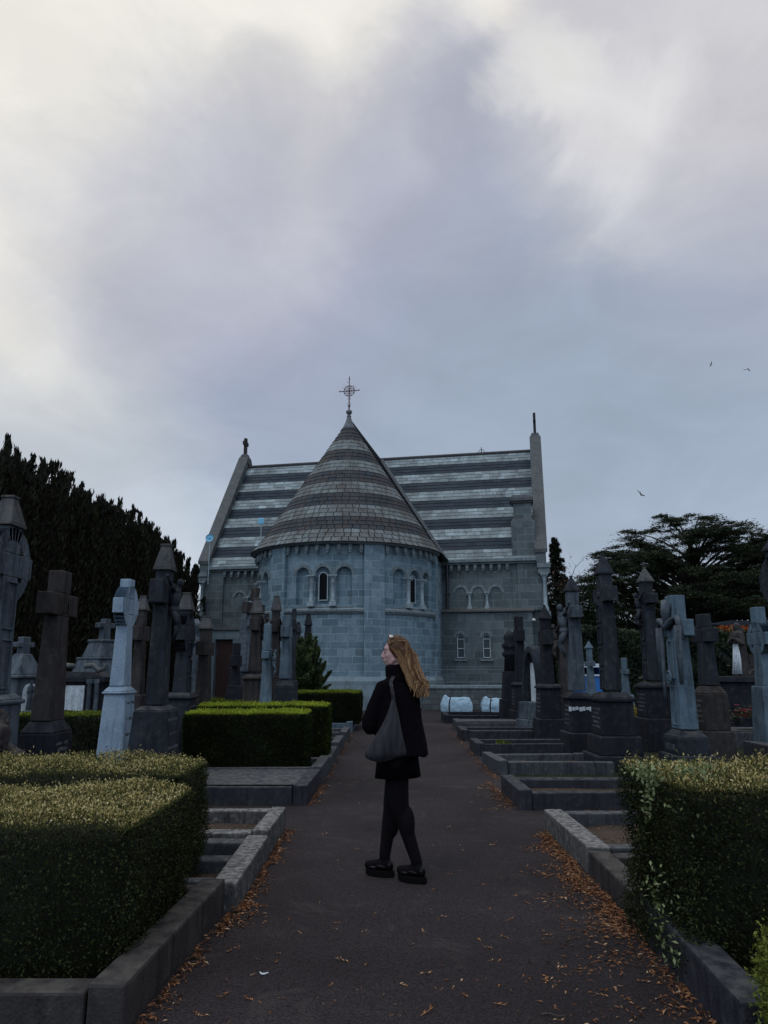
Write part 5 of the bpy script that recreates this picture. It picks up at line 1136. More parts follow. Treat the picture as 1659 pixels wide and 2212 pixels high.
# fresh green bush before the apse, in feathery sprays
def spray_plant(ctr, R_, H_, nbr, nl, ls, seed, droop=.4):
    rg = np.random.default_rng(seed); VV = []; vv = []; m = MB()
    for k in range(nbr):
        a = rg.uniform(0, 2*math.pi); el = rg.uniform(.15, 1.35); L = rg.uniform(.7, 1.0)
        p0 = np.array([0, 0, .1*H_]); p = []; 
        for t in np.linspace(0, 1, 7):
            r_ = R_*L*t*math.cos(el); p.append([math.cos(a)*r_, math.sin(a)*r_, .1*H_+H_*L*math.sin(el)*t*.95-droop*H_*.28*t*t])
        p = np.array(p); m.tube(p.tolist(), [.012*(1-.8*i/6) for i in range(7)], 4, False)
        t = rg.random(nl)**.6; i = np.minimum((t*6).astype(int), 5); f = (t*6-i)[:, None]; c = p[i]*(1-f)+p[i+1]*f; d = unit(p[i+1]-p[i])
        sd = unit(np.cross(d, np.array([0, 0, 1.0]))); w = rg.normal(0, 1, (nl, 1))*R_*.10*(1.3-t)[:, None]
        c = c+sd*w+rg.normal(0, .012*R_, (nl, 3)); ax = unit(d+sd*np.sign(w)*.8+rg.normal(0, .35, (nl, 3))-np.array([0, 0, .1])); nr = unit(np.array([0, 0, 1.0])+rg.normal(0, .5, (nl, 3)))
        VV.append(leaf_arrays(c, ax, nr, ls*rg.uniform(.6, 1.3, nl), ls*rg.uniform(.22, .4, nl))); vv.append(np.clip(.25+.35*rg.random()+.4*rg.random(nl)-.1, 0, 1))
    return np.concatenate(VV), np.concatenate(vv), m
c = at(655, 1450, 21.9)
e = empty('green_bush', (c.x, 21.9, 0), 0, 'feathery green bush growing against the foot of the apse, behind the square hedge', 'bush')
V, v, m = spray_plant(None, 1.05, 2.7, 130, 420, .13, 31, .2); quads_obj('foliage', V, v, 'bushgreen', e); m.build('branches', 'bark', e)
c = at(590, 1450, 21.5); e = empty('green_bush', (c.x, 21.6, 0), 0, 'darker feathery bush behind the plain blue-grey cross, left of the brighter one', 'bush')
V, v, m = spray_plant(None, .7, 2.6, 60, 350, .12, 32, .2); quads_obj('foliage', V, v*.7, 'bushgreen', e); m.build('branches', 'bark', e)

# ------------------------------------------------------------ row of Irish yews at the left
def yew_mesh(H, rad, nplume, n, seed):
    rg = np.random.default_rng(seed); VV = []; vv = []
    for k in range(nplume):
        a = rg.uniform(0, 2*math.pi); q = rg.random()**.5; bx, by = math.cos(a)*rad*q*.8, math.sin(a)*rad*q*.8
        h = H*rg.uniform(.86, 1.0)*(1-.16*q); w = rad*rg.uniform(.18, .27); nn = n//nplume
        t = rg.random(nn); z = t*h; prof = np.where(t < .12, .6+t*3.3, np.where(t < .72, 1.0, ((1-t)/.28)**.75*1.0))
        th = rg.uniform(0, 2*math.pi, nn); rr = w*prof*(1-.35*rg.random(nn)**2)*(1+.20*np.sin(z*9+a*5)*np.cos(th*3))
        lean = q*rad*.22*(z/H)**1.5
        P = np.stack([bx*(.75+.25*z/H)+math.cos(a)*lean+rr*np.cos(th), by*(.75+.25*z/H)+math.sin(a)*lean+rr*np.sin(th), z], 1)
        ax = np.stack([np.cos(th)*.35, np.sin(th)*.35, np.full(nn, 1.0)], 1)+rg.normal(0, .25, (nn, 3)); nr = np.stack([np.cos(th), np.sin(th), np.full(nn, .2)], 1)+rg.normal(0, .5, (nn, 3))
        VV.append(leaf_arrays(P, ax, unit(nr), rg.uniform(.10, .26, nn), rg.uniform(.03, .07, nn))); vv.append(np.clip(.3+.35*(rg.random()-.4)+.5*rg.random(nn)**1.5, 0, 1))
        # twiggy tip
        nt_ = 26; tt = rg.random(nt_); P = np.stack([np.full(nt_, bx+math.cos(a)*lean.max())+rg.normal(0, .04, nt_), np.full(nt_, by+math.sin(a)*lean.max())+rg.normal(0, .04, nt_), h*(.97+.045*tt)], 1)
        VV.append(leaf_arrays(P, np.array([[0, 0, 1.0]])+rg.normal(0, .18, (nt_, 3)), unit(rg.normal(0, 1, (nt_, 3))), .26, .07)); vv.append(rg.random(nt_)*.5)
    return np.concatenate(VV), np.concatenate(vv)
yews = []
for k in range(3):
    V, v = yew_mesh(8.0, 1.7, 60, 54000, 50+k); yews.append(quads_obj('crown', V, v, 'yew').data); bpy.data.objects.remove(bpy.data.objects['crown'])
    m = MB(); core = []
    for j in range(10):
        a = j*.9; m.tube([(.6*math.cos(a)*(j > 0), .6*math.sin(a)*(j > 0), 0), (.8*math.cos(a)*(j > 0), .8*math.sin(a)*(j > 0), 5.9-.3*(j % 3))], [.40, .18], 7)
    if k == 0: tk = m.build('trunk', 'bark'); tkm = tk.data; bpy.data.objects.remove(tk)
ylab = ['nearest and tallest-looking dark yew, at the left edge of the sky', 'second dark yew from the left edge', 'third dark yew from the left edge', 'fourth dark yew from the left edge', 'fifth dark yew, above the thick plain cross', 'sixth dark yew from the left edge',
        'seventh dark yew, behind the pale ringed cross', 'eighth dark yew, between pale ringed cross and tall dark crucifix', 'ninth dark yew, behind the tall dark crucifix', 'tenth dark yew, second from the chapel end of the row', 'last dark yew of the row, nearest the chapel']
for k in range(11):
    Y = 18.6+1.72*k; e = empty('yew_tree', (-10.5+rs.uniform(-.1, .1)+.02*k, Y, 0), rs.uniform(0, 6), ylab[k], 'tree', 'row of dark Irish yews')
    s = [1.0, 1.0, .98, 1.0, .99, 1.02, .97, 1.0, .97, .93, .74][k]; e.scale = (1, 1, s)
    for nm, dt in (('crown', yews[k % 3]), ('trunk', tkm)): o = bpy.data.objects.new(nm, dt); COL.objects.link(o); o.parent = e
# ------------------------------------------------------------ cedar at the right
def cedar(loc, seed, H=9.3, R_=6.3, nb=120, zl=3.4, label='wide spreading cedar with layered dark green plates, behind the right-hand crosses'):
    rg = np.random.default_rng(seed); e = empty('cedar_tree', loc, 0, label, 'tree')
    m = MB(); VV = []; vv = []
    m.tube([(0, 0, -.1), (.1, 0, 1.6), (.05, .1, 3.2), (-.15, .1, 5.2), (-.1, .1, 7.0), (.1, 0, 8.2)], [.55, .45, .36, .26, .15, .05], 10)
    for a0, L0 in ((2.7, 3.2), (.5, 3.4), (4.0, 3.0), (5.6, 2.6), (1.6, 2.6)):      # heavy rising limbs
        pts = [(math.cos(a0)*L0*t, math.sin(a0)*L0*t, 2.3+3.9*t**1.25) for t in np.linspace(0, 1, 6)]; m.tube(pts, [.24, .20, .17, .13, .10, .06], 6, False)
    for k in range(nb):
        a = rg.uniform(0, 2*math.pi); r_ = R_*math.sqrt(rg.uniform(.02, 1)); top = zl+(H-zl)*math.sqrt(max(0, 1-(r_/R_)**2*.93)); low = zl-.2+1.6*(1-r_/R_)
        u = rg.random(); zt_ = top if u < .5 else low+(top-low)*rg.random()**.8; zt_ = max(zt_, 2.5)
        z0 = max(1.9, zt_-rg.uniform(.25, .55)*r_-.3); z0 = min(z0, 7.8); ex, ey = math.cos(a)*r_, math.sin(a)*r_
        pts = [(ex*t, ey*t, z0+(zt_-z0)*(1-(1-t)**1.9)) for t in np.linspace(0, 1, 7)]
        m.tube(pts, [.10*(1-.85*i/6)*(.4+.6*r_/R_) for i in range(7)], 5, False); p = np.array(pts)
        for j in range(int(3+r_*.55)):
            t = 1-.55*rg.random()**1.7 if j else 1.0; i = min(int(t*6), 5); f = t*6-i; c = p[i]*(1-f)+p[i+1]*f
            c = c+np.array([*(rg.normal(0, .40, 2)), rg.normal(.0, .14)]); s_ = rg.uniform(.35, .85); n = int(310*s_)
            th0 = a+rg.normal(0, .5); el_ = rg.uniform(.9, 1.7); tl = rg.normal(.0, .12)
            x = rg.normal(0, .45, n)*s_*el_; y = rg.normal(0, .34, n)*s_; X = x*math.cos(th0)-y*math.sin(th0); Y = x*math.sin(th0)+y*math.cos(th0)
            P = np.stack([c[0]+X, c[1]+Y, c[2]-.13*(x*x+y*y)/s_+tl*x+rg.normal(0, .045, n)], 1)
            ax = np.stack([math.cos(th0)*np.ones(n)+.5*np.sign(y)*-math.sin(th0), math.sin(th0)*np.ones(n)+.5*np.sign(y)*math.cos(th0), np.full(n, .10)], 1)+rg.normal(0, .4, (n, 3)); nr = np.array([0, 0, 1.0])+rg.normal(0, .5, (n, 3))
            VV.append(leaf_arrays(P, ax, unit(nr), rg.uniform(.10, .26, n), rg.uniform(.025, .06, n))); vv.append(np.clip(.05+.5*rg.random()+.45*rg.random(n), 0, 1))
            for _ in range(3): a2 = th0+rg.normal(0, .7); m.tube([tuple(c-np.array([0, 0, .05])), (c[0]+s_*1.0*math.cos(a2), c[1]+s_*1.0*math.sin(a2), c[2]-.04)], [.022, .006], 3, False)
    quads_obj('foliage', np.concatenate(VV), np.concatenate(vv), 'cedar', e); m.build('trunk', 'bark', e); return e
cx = xat(1500, 38, 1350); cedar((cx+.1, 38, 0), 61, H=9.2, R_=5.9, nb=185, zl=3.4)
cedar((cx+5.9, 39.5, 0), 62, H=8.3, R_=4.9, nb=115, zl=3.4, label='second lower cedar at the right edge, crown merging with the wide spreading one')
# conifers and a bare tree behind the chapel corner
def conifer(px, Y, H, R_, seed, label, n=26000, name='conifer_tree'):
    rg = np.random.default_rng(seed); e = empty(name, (xat(px, Y, 1350), Y, 0), 0, label, 'tree'); VV = []; vv = []; m = MB(); m.tube([(0, 0, 0), (0, 0, H*.98)], [.22, .03], 8)
    nb = 120
    for k in range(nb):
        t = k/nb; z = H*(.06+.93*t); a = k*2.4+rg.uniform(-.3, .3); L = R_*(1-t)**.8*rg.uniform(.65, 1.1)+.12; nn = n//nb; q = rg.random(nn)**.7; w = .22*(1-q*.6)*rg.normal(0, 1, nn)*max(.35, L*.6)
        P = np.stack([math.cos(a)*L*q-math.sin(a)*w, math.sin(a)*L*q+math.cos(a)*w, z-.25*L*q*q+.1*L*q+rg.normal(0, .07, nn)], 1)
        ax = np.array([math.cos(a), math.sin(a), .1])+rg.normal(0, .5, (nn, 3)); VV.append(leaf_arrays(P, ax, unit(np.array([0, 0, 1.])+rg.normal(0, .5, (nn, 3))), rg.uniform(.12, .3, nn), rg.uniform(.03, .07, nn))); vv.append(np.clip(.2+.3*rg.random()+.5*rg.random(nn), 0, 1))
        if k % 2 == 0: m.tube([(0, 0, z), (math.cos(a)*L*.8, math.sin(a)*L*.8, z-.05*L)], [.03, .01], 4, False)
    quads_obj('foliage', np.concatenate(VV), np.concatenate(vv), 'conifer', e); m.build('trunk', 'bark', e)
conifer(1207, 46, 9.7, 2.0, 71, 'dark conifer rising right beside the chapel gable', 34000)
conifer(1230, 44, 6.6, 1.7, 72, 'shorter dark conifer between the tall conifer and the bare tree')
conifer(1168, 46, 7.0, 1.6, 73, 'conifer almost hidden behind the chapel corner')
def bare_tree(px, Y, H, seed, label):
    rg = np.random.default_rng(seed); e = empty('bare_tree', (xat(px, Y, 1350), Y, 0), 0, label, 'tree'); m = MB(); tips = []
    def br(p, d, L, r, lv):
        pts = [p]; q = Vector(p); dd = Vector(d)
        for i in range(4): dd = (dd+Vector(rg.normal(0, .16, 3))).normalized(); q = q+dd*L/4; pts.append(q.copy())
        m.tube(pts, [r*(1-.55*i/4) for i in range(5)], 4, False)
        if lv == 0: tips.append(pts[-1]); return
        for i in range(5 if lv > 1 else 4):
            t = rg.uniform(.3, 1.0); j = min(int(t*4), 3); s = pts[j].lerp(pts[j+1], t*4-j); a = rg.uniform(0, 6.28); nd = (dd*.55+Vector((math.cos(a), math.sin(a), .35))).normalized(); br(s, nd, L*.45, r*.42, lv-1)
    br(Vector((0, 0, 0)), Vector((0, 0, 1)), H*.9, .10, 3); m.build('branches', 'bark', e)
    P = np.array([list(rg.choice(np.array([list(t) for t in tips])))+np.zeros(3) for _ in range(260)])+rg.normal(0, .08, (260, 3)); quads_obj('last_leaves', leaf_arrays(P, unit(rg.normal(0, 1, (260, 3))), unit(rg.normal(0, 1, (260, 3))), .09, .05), rg.random(260), 'litter', e)
bare_tree(1248, 43, 8.6, 81, 'thin bare tree with a few reddish leaves between the conifers and the cedar')
bare_tree(1283, 44, 6.2, 82, 'smaller bare tree close to the left end of the cedar')
# dark evergreen shrubs, climber-covered wall and stone wall at the back
for i, (px, Y, r_, h_, lab) in enumerate([(1205, 37, 1.4, 4.4, 'dark rounded shrub at the chapel corner, under the tall conifer'), (1262, 36.5, 2.0, 5.6, 'dark rounded shrub below the bare tree'), (1325, 36.0, 1.9, 5.4, 'dark rounded shrub behind the tallest capped cross')]):
    V, v = blob_bush('', 0, (r_, r_, h_*.55), 16000, .13, '', '', seed=90+i, lumps=14); e = empty('dark_shrub', (xat(px, Y, 1400), Y, 0), 0, lab, 'shrub', 'dark shrubs behind the right-hand graves')
    quads_obj('foliage', V+np.array([0, 0, h_*.5]), v, 'climber', e); m = MB(); m.tube([(0, 0, 0), (0, 0, h_*.5)], [.12, .05], 7); m.build('trunk', 'bark', e)
Yw = 29.5; xw0, xw1 = xat(1205, Yw, 1400), xat(1720, Yw, 1400)+3; zw = zt(1400, 1370, Yw)
m = MB(); m.box(xw0, xw1, Yw, Yw+.4, 0, zw-.12); m.box(xw0-.05, xw1, Yw-.04, Yw+.44, zw-.118, zw-.02); o = m.build('boundary_wall', 'rubble'); tag(o, 'grey stone boundary wall at the right, mostly under dark climber', 'wall')
rg = np.random.default_rng(101); n = 60000; x = rg.uniform(xw0-.1, xw1, n); z = rg.random(n)**.85*(zw+.12); xs = xat(1600, Yw, 1400)
keep = ~((x > xs-.6+.5*np.sin(z*5)) & (z < zw-.75+.25*np.sin(x*3))); x, z = x[keep], z[keep]; n = len(x)
P = np.stack([x, Yw-.08-.16*rg.random(n)-.10*np.sin(x*2.3+z*3)*np.sin(z*2.2), z+.10*np.sin(x*1.7)+.05*rg.normal(0, 1, n)], 1)
top = rg.random(n) < .16; P[top, 1] += rg.uniform(0, .6, top.sum()); P[top, 2] = zw+.02+.10*rg.normal(0, 1, top.sum())+.08*np.sin(P[top, 0]*1.7)
o = quads_obj('climber', leaf_arrays(P, unit(np.array([0, -.5, -.6])+rg.normal(0, .5, (n, 3))), unit(np.array([0, -1., .6])+rg.normal(0, .5, (n, 3))), rg.uniform(.09, .20, n), rg.uniform(.07, .13, n)), np.clip(.1+.45*rg.random(n)+.3*top+.25*np.sin(P[:, 0]*2)*np.sin(P[:, 2]*3), 0, 1), 'climber'); tag(o, 'dark glossy climber covering the boundary wall behind the right-hand graves', 'climber')
# small gabled building under orange creeper
Yb = 30.8; x0, x1 = xat(1556, Yb, 1360), xat(1643, Yb, 1360); z0, z1 = zt(1600, 1366, Yb), zt(1600, 1342, Yb)
e = empty('outbuilding', ((x0+x1)/2, Yb, 0), 0, 'small dark-roofed building with orange creeper on its wall, far right under the cedar', 'building')
hw = (x1-x0)/2; m = MB(); m.box(-hw, hw, .3, 2, 0, z1-.15); m.build('wall', 'rubble', e); m = MB(); m.prism([(-hw-.12, z1-.16), (hw+.12, z1-.16), (hw+.12, z1-.10), (.3, z1+.04), (-.3, z1+.04), (-hw-.12, z1-.10)], .1, 2.2); m.build('roof', 'slate', e, fix=True)
n = 7000; P = np.stack([rg.uniform(-hw, hw, n)+(x0+x1)/2, Yb+.22-.12*rg.random(n), rg.uniform(.2, z1-.14, n)], 1)
o = quads_obj('orange_creeper', leaf_arrays(P, unit(np.array([0, -.3, -1.])+rg.normal(0, .4, (n, 3))), unit(np.array([0, -1., .3])+rg.normal(0, .4, (n, 3))), .11, .09), rg.random(n), 'orange'); tag(o, 'bright orange autumn creeper on the wall of the far right building', 'creeper')
# blue shed with white roof strip
Ys = 24.5; x0, x1 = xat(1256, Ys), xat(1299, Ys); z0, z1, z2 = zt(1275, 1472, Ys), zt(1275, 1459, Ys), zt(1275, 1435, Ys)
e = empty('blue_shed', ((x0+x1)/2, Ys, 0), 0, 'small blue shed with a white fascia and dark opening, behind the pale capped cross', 'shed'); hw = (x1-x0)/2
m = MB(); m.box(-hw, hw, 0, .05, 0, z1-.02); m.box(-hw, -hw+.05, .052, 1.4, 0, z2-.1); m.box(hw-.05, hw, .052, 1.4, 0, z2-.1); m.box(-hw+.052, hw-.052, 1.35, 1.4, 0, z2-.1); m.build('wall', 'bluepaint', e)
m = MB(); m.box(-hw-.08, hw+.08, -.10, 1.5, z2-.098, z2+.02); m.build('roof', 'whitepaint', e); m = MB(); m.box(-hw-.03, hw+.03, -.06, .10, z1-.018, z1+.03); m.build('counter', 'whitepaint', e)
# shrubs, flowers
def flower_patch(px, py, Y, label, mat, n=40, sp=(.25, .1, .06), pot=True, size=.05):
    rg = np.random.default_rng(int(px)); c = at(px, py, Y); e = empty('flower_pot' if pot else 'rose_bush', (c.x, Y, 0 if not pot else c.z-.16), 0, label, 'flowers')
    m = MB()
    for k in range(n):
        q = Vector(rg.normal(0, 1, 3)*np.array(sp))+Vector((0, 0, .14 if pot else c.z)); 
        for j in range(5): a = j*1.257; m.add([q, q+Vector((math.cos(a-.5)*size, math.sin(a-.5)*size*.8, size*.35)), q+Vector((math.cos(a)*size*1.3, math.sin(a)*size, size*.2)), q+Vector((math.cos(a+.5)*size, math.sin(a+.5)*size*.8, size*.35))], [(0, 1, 2, 3)])
    m.build('blooms', mat, e); nl = 500
    P = rg.normal(0, 1, (nl, 3))*np.array(sp)*1.1+np.array([0, 0, .08 if pot else c.z*.85]); 
    if not pot: P[:, 2] = np.abs(P[:, 2])*rg.random(nl)
    quads_obj('leaves', leaf_arrays(P, unit(rg.normal(0, 1, (nl, 3))), unit(rg.normal(0, 1, (nl, 3))), .07, .035), rg.random(nl)*.7, 'bushgreen', e)
    if pot: m = MB(); m.box(-sp[0]*1.5, sp[0]*1.5, -.14, .14, -.12, .05, -.03, -.02); m.build('trough', 'black', e, .01)
flower_patch(1632, 1537, 15.2, 'red flowers in a dark trough on a ledger grave at the right edge', 'redflower')
flower_patch(1630, 1468, 18.6, 'straggly rose bush with pale blooms beside the robed statue', 'paleflower', 14, (.35, .2, .18), False, .04)
flower_patch(1409, 1472, 17.5, 'small rose bush with a few pale blooms behind the tall gabled cross', 'paleflower', 7, (.3, .2, .14), False, .035)
c = at(1373, 1516, 16.0); V, v = blob_bush('', 0, (.20, .2, .40), 2500, .06, '', '', seed=7, lumps=8); e = empty('yellow_shrub', (c.x, 16.0, 0), 0, 'small yellow-leaved shrub between the two biggest dark pedestals', 'shrub'); quads_obj('foliage', V+np.array([0, 0, .52]), v, 'yellow', e); m = MB(); m.tube([(0, 0, 0), (0, 0, .5)], .02, 5); m.build('stem', 'bark', e)
c = G(1078, 1608, .1); V, v = blob_bush('', 0, (.17, .12, .09), 700, .05, '', '', seed=8, lumps=5); e = empty('weed', (c.x, 14.1, .06), 0, 'small bright green weed growing in a dark kerbed plot', 'weed'); quads_obj('leaves', V+np.array([0, 0, .10]), v, 'limebush', e)

# ------------------------------------------------------------ fallen leaves
def leaf_shape(seed):
    r_ = random.Random(seed); m = MB(); 
    # ragged dry spray: a midrib with slanting side lobes, slightly curled
    n = r_.randint(3, 5); L = 1.0; cz = lambda x: .18*(x-.5)**2+r_.uniform(0, .03)
    for k in range(n):
        x = k/n*L-.5; s = r_.choice((-1, 1)); w = r_.uniform(.16, .34)*(1-.4*abs(x)); 
        m.add([(x, 0, cz(x+.5)), (x+.16, s*.02, cz(x+.66)+.02), (x+.34, s*w, cz(x+.8)+.08), (x+.10, s*w*.6, cz(x+.6)+.05)], [(0, 1, 2, 3)], a=r_.random())
        if r_.random() < .6: m.add([(x+.05, 0, cz(x+.5)), (x+.2, -s*.02, cz(x+.66)), (x+.32, -s*w*.8, cz(x+.8)+.05), (x+.12, -s*w*.5, cz(x+.6)+.04)], [(0, 1, 2, 3)], a=r_.random())
    m.add([(-.62, -.012, .05), (.45, -.02, .03), (.5, .02, .04), (-.62, .012, .05)], [(0, 1, 2, 3)], a=.7); return m
protos = []
for k in range(6): o = leaf_shape(k+3).build('fallen_leaf', 'litter'); protos.append(o)
spots = []
for px, py, s in [(739, 2075, .075), (920, 2103, .06), (484, 2151, .075), (538, 2158, .06), (922, 2187, .085), (890, 2040, .04), (648, 2015, .04), (958, 1980, .05), (1100, 1987, .06), (1005, 2150, .05), (1080, 2170, .07), (1215, 2090, .06), (968, 1787, .07), (702, 1801, .06),
                  (590, 1893, .045), (1040, 1912, .05), (1182, 2020, .06), (872, 2128, .05), (1240, 1990, .06), (1298, 2040, .07), (1330, 2080, .07), (1180, 2118, .06), (425, 2190, .05), (1390, 2120, .07), (1300, 2150, .06), (690, 1950, .04), (760, 1935, .03), (830, 1970, .03), (600, 2060, .035), (1140, 1870, .04), (1060, 2075, .035)]: spots.append((G(px, py, .006), s))
rl2 = random.Random(5)
while len(spots) < 230:
    px = rl2.uniform(380, 1500); py = 1590+rl2.random()**1.1*620; q = G(px, py, .006)
    if -1.0 < q.x < 1.45 and (rl2.random() < .35+.6*max(0, q.x)/1.4): spots.append((q, rl2.choice((.016, .022, .028, .035, .05))))
for i, (q, s) in enumerate(spots):
    o = protos[i] if i < 6 else protos[i % 6].copy()
    if i >= 6: COL.objects.link(o)
    o.location = q; o.scale = (s, s*.9, s); o.rotation_euler = (rl2.uniform(-.15, .15), rl2.uniform(-.15, .15), rl2.uniform(0, 6.28)); tag(o, 'dry orange-brown leaf scrap lying on the asphalt path', 'fallen leaf', 'fallen leaves scattered on the path')
# drifts along the kerbs
rg = np.random.default_rng(33); pts = []; sz = []
def drift(x0, y0, x1, y1, wid, n, side, hh=.02, lo=.014, hi=.042):
    t = rg.random(n); w = np.abs(rg.normal(0, 1, n))*wid*(1+.55*np.sin(t*17+x0*9)+.3*np.sin(t*41)); x = x0+(x1-x0)*t-side*w; y = y0+(y1-y0)*t+rg.normal(0, .02, n)
    z = .008+rg.random(n)*hh*np.exp(-w/wid); pts.append(np.stack([x, y, z], 1)); sz.append(rg.uniform(lo, hi, n))
drift(1.40, 2.9, 1.46, 4.6, .09, 650, 1); drift(1.48, 4.6, 1.51, 7.3, .080, 2900, 1, .035); drift(1.40, 4.6, 1.44, 6.2, .14, 700, 1, .02); drift(1.0, 2.8, 1.3, 4.6, .30, 260, 1, .01)
drift(1.46, 8.5, 1.44, 10.4, .09, 700, 1, .03); drift(1.6, 10.6, 1.58, 13.2, .07, 420, 1, .03); drift(1.62, 13.5, 1.66, 19, .06, 400, 1, .03); drift(2.2, 8.42, 4.0, 8.44, .05, 300, 1, .02)
drift(-1.07, 3.3, -1.0, 4.7, .035, 380, -1, .025); drift(-.99, 4.7, -.93, 5.2, .07, 420, -1, .035); drift(-.91, 5.1, -.93, 7.5, .038, 1050, -1, .035); drift(-.85, 8.75, -.82, 10.3, .05, 420, -1, .03); drift(-.82, 10.5, -.79, 15, .04, 300, -1, .02); drift(-.78, 14, -.76, 18.5, .05, 260, -1, .03)
drift(-2.2, 7.2, -1.1, 7.35, .10, 120, 1, .01)
P = np.concatenate(pts); S = np.concatenate(sz); n = len(P); th = rg.uniform(0, 6.28, n)
ax = np.stack([np.cos(th), np.sin(th), rg.normal(0, .18, n)], 1); nr = np.array([0, 0, 1.0])+rg.normal(0, .35, (n, 3))
o = quads_obj('leaf_litter', leaf_arrays(P, ax, unit(nr), S, S*rg.uniform(.14, .36, n), .12), np.clip(rg.normal(.40, .26, n), 0, 1), 'litter'); tag(o, 'orange-brown drifts of dry leaves piled along the kerbs of the path', 'leaf litter', kind='stuff')
pts, sz = [], []
for (x0, x1, y0, y1, n) in [(-2.6, -1.1, 5.2, 7.3, 700), (1.7, 4, 6.1, 7.3, 420), (1.65, 4.5, 8.7, 9.45, 500), (1.8, 3.3, 11.4, 12.2, 240), (1.8, 3.4, 13.75, 14.5, 160), (-2.4, -1.0, 13.8, 17, 200), (2.2, 8, 8, 22, 700)]:
    pts.append(np.stack([rg.uniform(x0, x1, n), rg.uniform(y0, y1, n), rg.uniform(.075, .095, n) if y1 < 20 or x1 < 6 else np.full(n, .01)], 1)); sz.append(rg.uniform(.012, .03, n))
P = np.concatenate(pts); S = np.concatenate(sz); n = len(P); th = rg.uniform(0, 6.28, n)
o = quads_obj('plot_debris', leaf_arrays(P, np.stack([np.cos(th), np.sin(th), rg.normal(0, .2, n)], 1), unit(np.array([0, 0, 1.0])+rg.normal(0, .3, (n, 3))), S, S*.45, .1), rg.random(n)**1.5*.8, 'litter'); tag(o, 'thin scatter of small dead leaves on the gravel beds', 'leaf litter', kind='stuff')
# grass tufts on the ground between the graves
n = 26000; P = np.stack([np.where(rg.random(n) < .5, rg.uniform(-9, -1.2, n), rg.uniform(1.9, 9, n)), rg.uniform(9, 24.5, n), np.full(n, .02)], 1)
o = quads_obj('grass', leaf_arrays(P, unit(np.array([0, 0, 1.0])+rg.normal(0, .5, (n, 3))), unit(rg.normal(0, 1, (n, 3))*np.array([1, 1, .1])), rg.uniform(.04, .10, n), .012), rg.random(n)*.5, 'bushgreen'); tag(o, 'sparse dull grass on the ground between the graves', 'grass', kind='stuff')
# white scrap and twigs on the path
q = G(570, 2104, .01); m = MB(); m.tube([(-.022, .006, .008), (-.012, -.004, .003), (.004, -.006, .003), (.022, .004, .006)], [.002, .0045, .0045, .002], 6); o = m.build('plastic_scrap', 'paper'); o.location = q; tag(o, 'tiny curved white scrap on the path at the lower left', 'litter')
for px, py, a, L, lb in ((1195, 2195, -.35, .11, 'thin curved twig on the path near the lower right'), (1290, 1983, .2, .07, 'short twig by the right-hand leaf drift'), (700, 1668+40, .1, .09, 'dark twig beside the left kerb at the cross path')):
    q = G(px, py, .012); m = MB(); m.tube([(-L/2, 0, 0), (-L*.1, .01, .006), (L*.2, -.004, .004), (L/2, .012, .008)], [.0025, .003, .0025, .0015], 5); o = m.build('twig', 'twig'); o.location = q; o.rotation_euler = (0, 0, a); tag(o, lb, 'twig')

# ------------------------------------------------------------ bulk bags
def bulk_bag(px0, px1, pyt, pyb, Y, label, seed):
    c = at((px0+px1)/2, pyb, Y); w = at(px1, pyb, Y).x-at(px0, pyb, Y).x; h = at(px0, pyt, Y).z; rg_ = random.Random(seed)
    e = empty('bulk_bag', (c.x, Y, .01), R(rg_.uniform(-6, 6)), label, 'bag'); m = MB(); nx, ny, nz = 22, 12, 12; idx = {}
    def fp(u, v, t):     # u,v,t in 0..1 on the surface of a slumped box
        x = (u-.5)*w; y = (v-.5)*w*.7; z = t*h*.80
        bul = 1+.10*math.sin(math.pi*t)-.06*t; x *= bul*(1-.10*t); y *= bul
        nn_ = noise.noise(Vector((u*3+seed, v*3, t*3)))*.05+noise.noise(Vector((u*9+seed, v*9, t*8)))*.035
        z += nn_*h*1.0*t+(.16*h*t*max(0, 1-abs(u-.08)*9)); x += nn_*.35; y += nn_*.5
        return (x, y, z)
    def face(fu, a, b_):
        base = len(m.v); vs = [fu(i/a, j/b_) for i in range(a+1) for j in range(b_+1)]
        m.add(vs, [(i*(b_+1)+j, (i+1)*(b_+1)+j, (i+1)*(b_+1)+j+1, i*(b_+1)+j+1) for i in range(a) for j in range(b_)])
    face(lambda u, t: fp(u, 0, t), nx, nz); face(lambda u, t: fp(1-u, 1, t), nx, nz); face(lambda v, t: fp(1, v, t), ny, nz); face(lambda v, t: fp(0, 1-v, t), ny, nz); face(lambda u, v: fp(u, v, 1), nx, ny)
    o = m.build('sack', 'bag', e, 0, True); bm = bmesh.new(); bm.from_mesh(o.data); bmesh.ops.remove_doubles(bm, verts=bm.verts, dist=.002); bmesh.ops.recalc_face_normals(bm, faces=bm.faces); bm.to_mesh(o.data); bm.free()
    m = MB(); u = .26
    for t0 in range(8):
        a, b_ = fp(u, 0, t0/8), fp(u, 0, (t0+1)/8); m.add([(a[0]-.022, a[1]-.014, a[2]), (a[0]+.022, a[1]-.014, a[2]), (b_[0]+.022, b_[1]-.014, b_[2]), (b_[0]-.022, b_[1]-.014, b_[2])], [(0, 1, 2, 3)])
    t_ = fp(u, 0, 1); m.tube([t_, (t_[0]-.06, t_[1]+.05, t_[2]+.06), (t_[0]-.14, t_[1]+.15, t_[2]+.03)], .016, 6); m.build('lifting_strap', 'iron', e)
bulk_bag(953, 1019, 1500, 1536, 27.6, 'left white bulk bag with a dark strap, at the end of the path', 3)
bulk_bag(1041, 1104, 1503, 1534, 27.7, 'right white bulk bag with a dark strap, partly behind the black plain cross', 8)
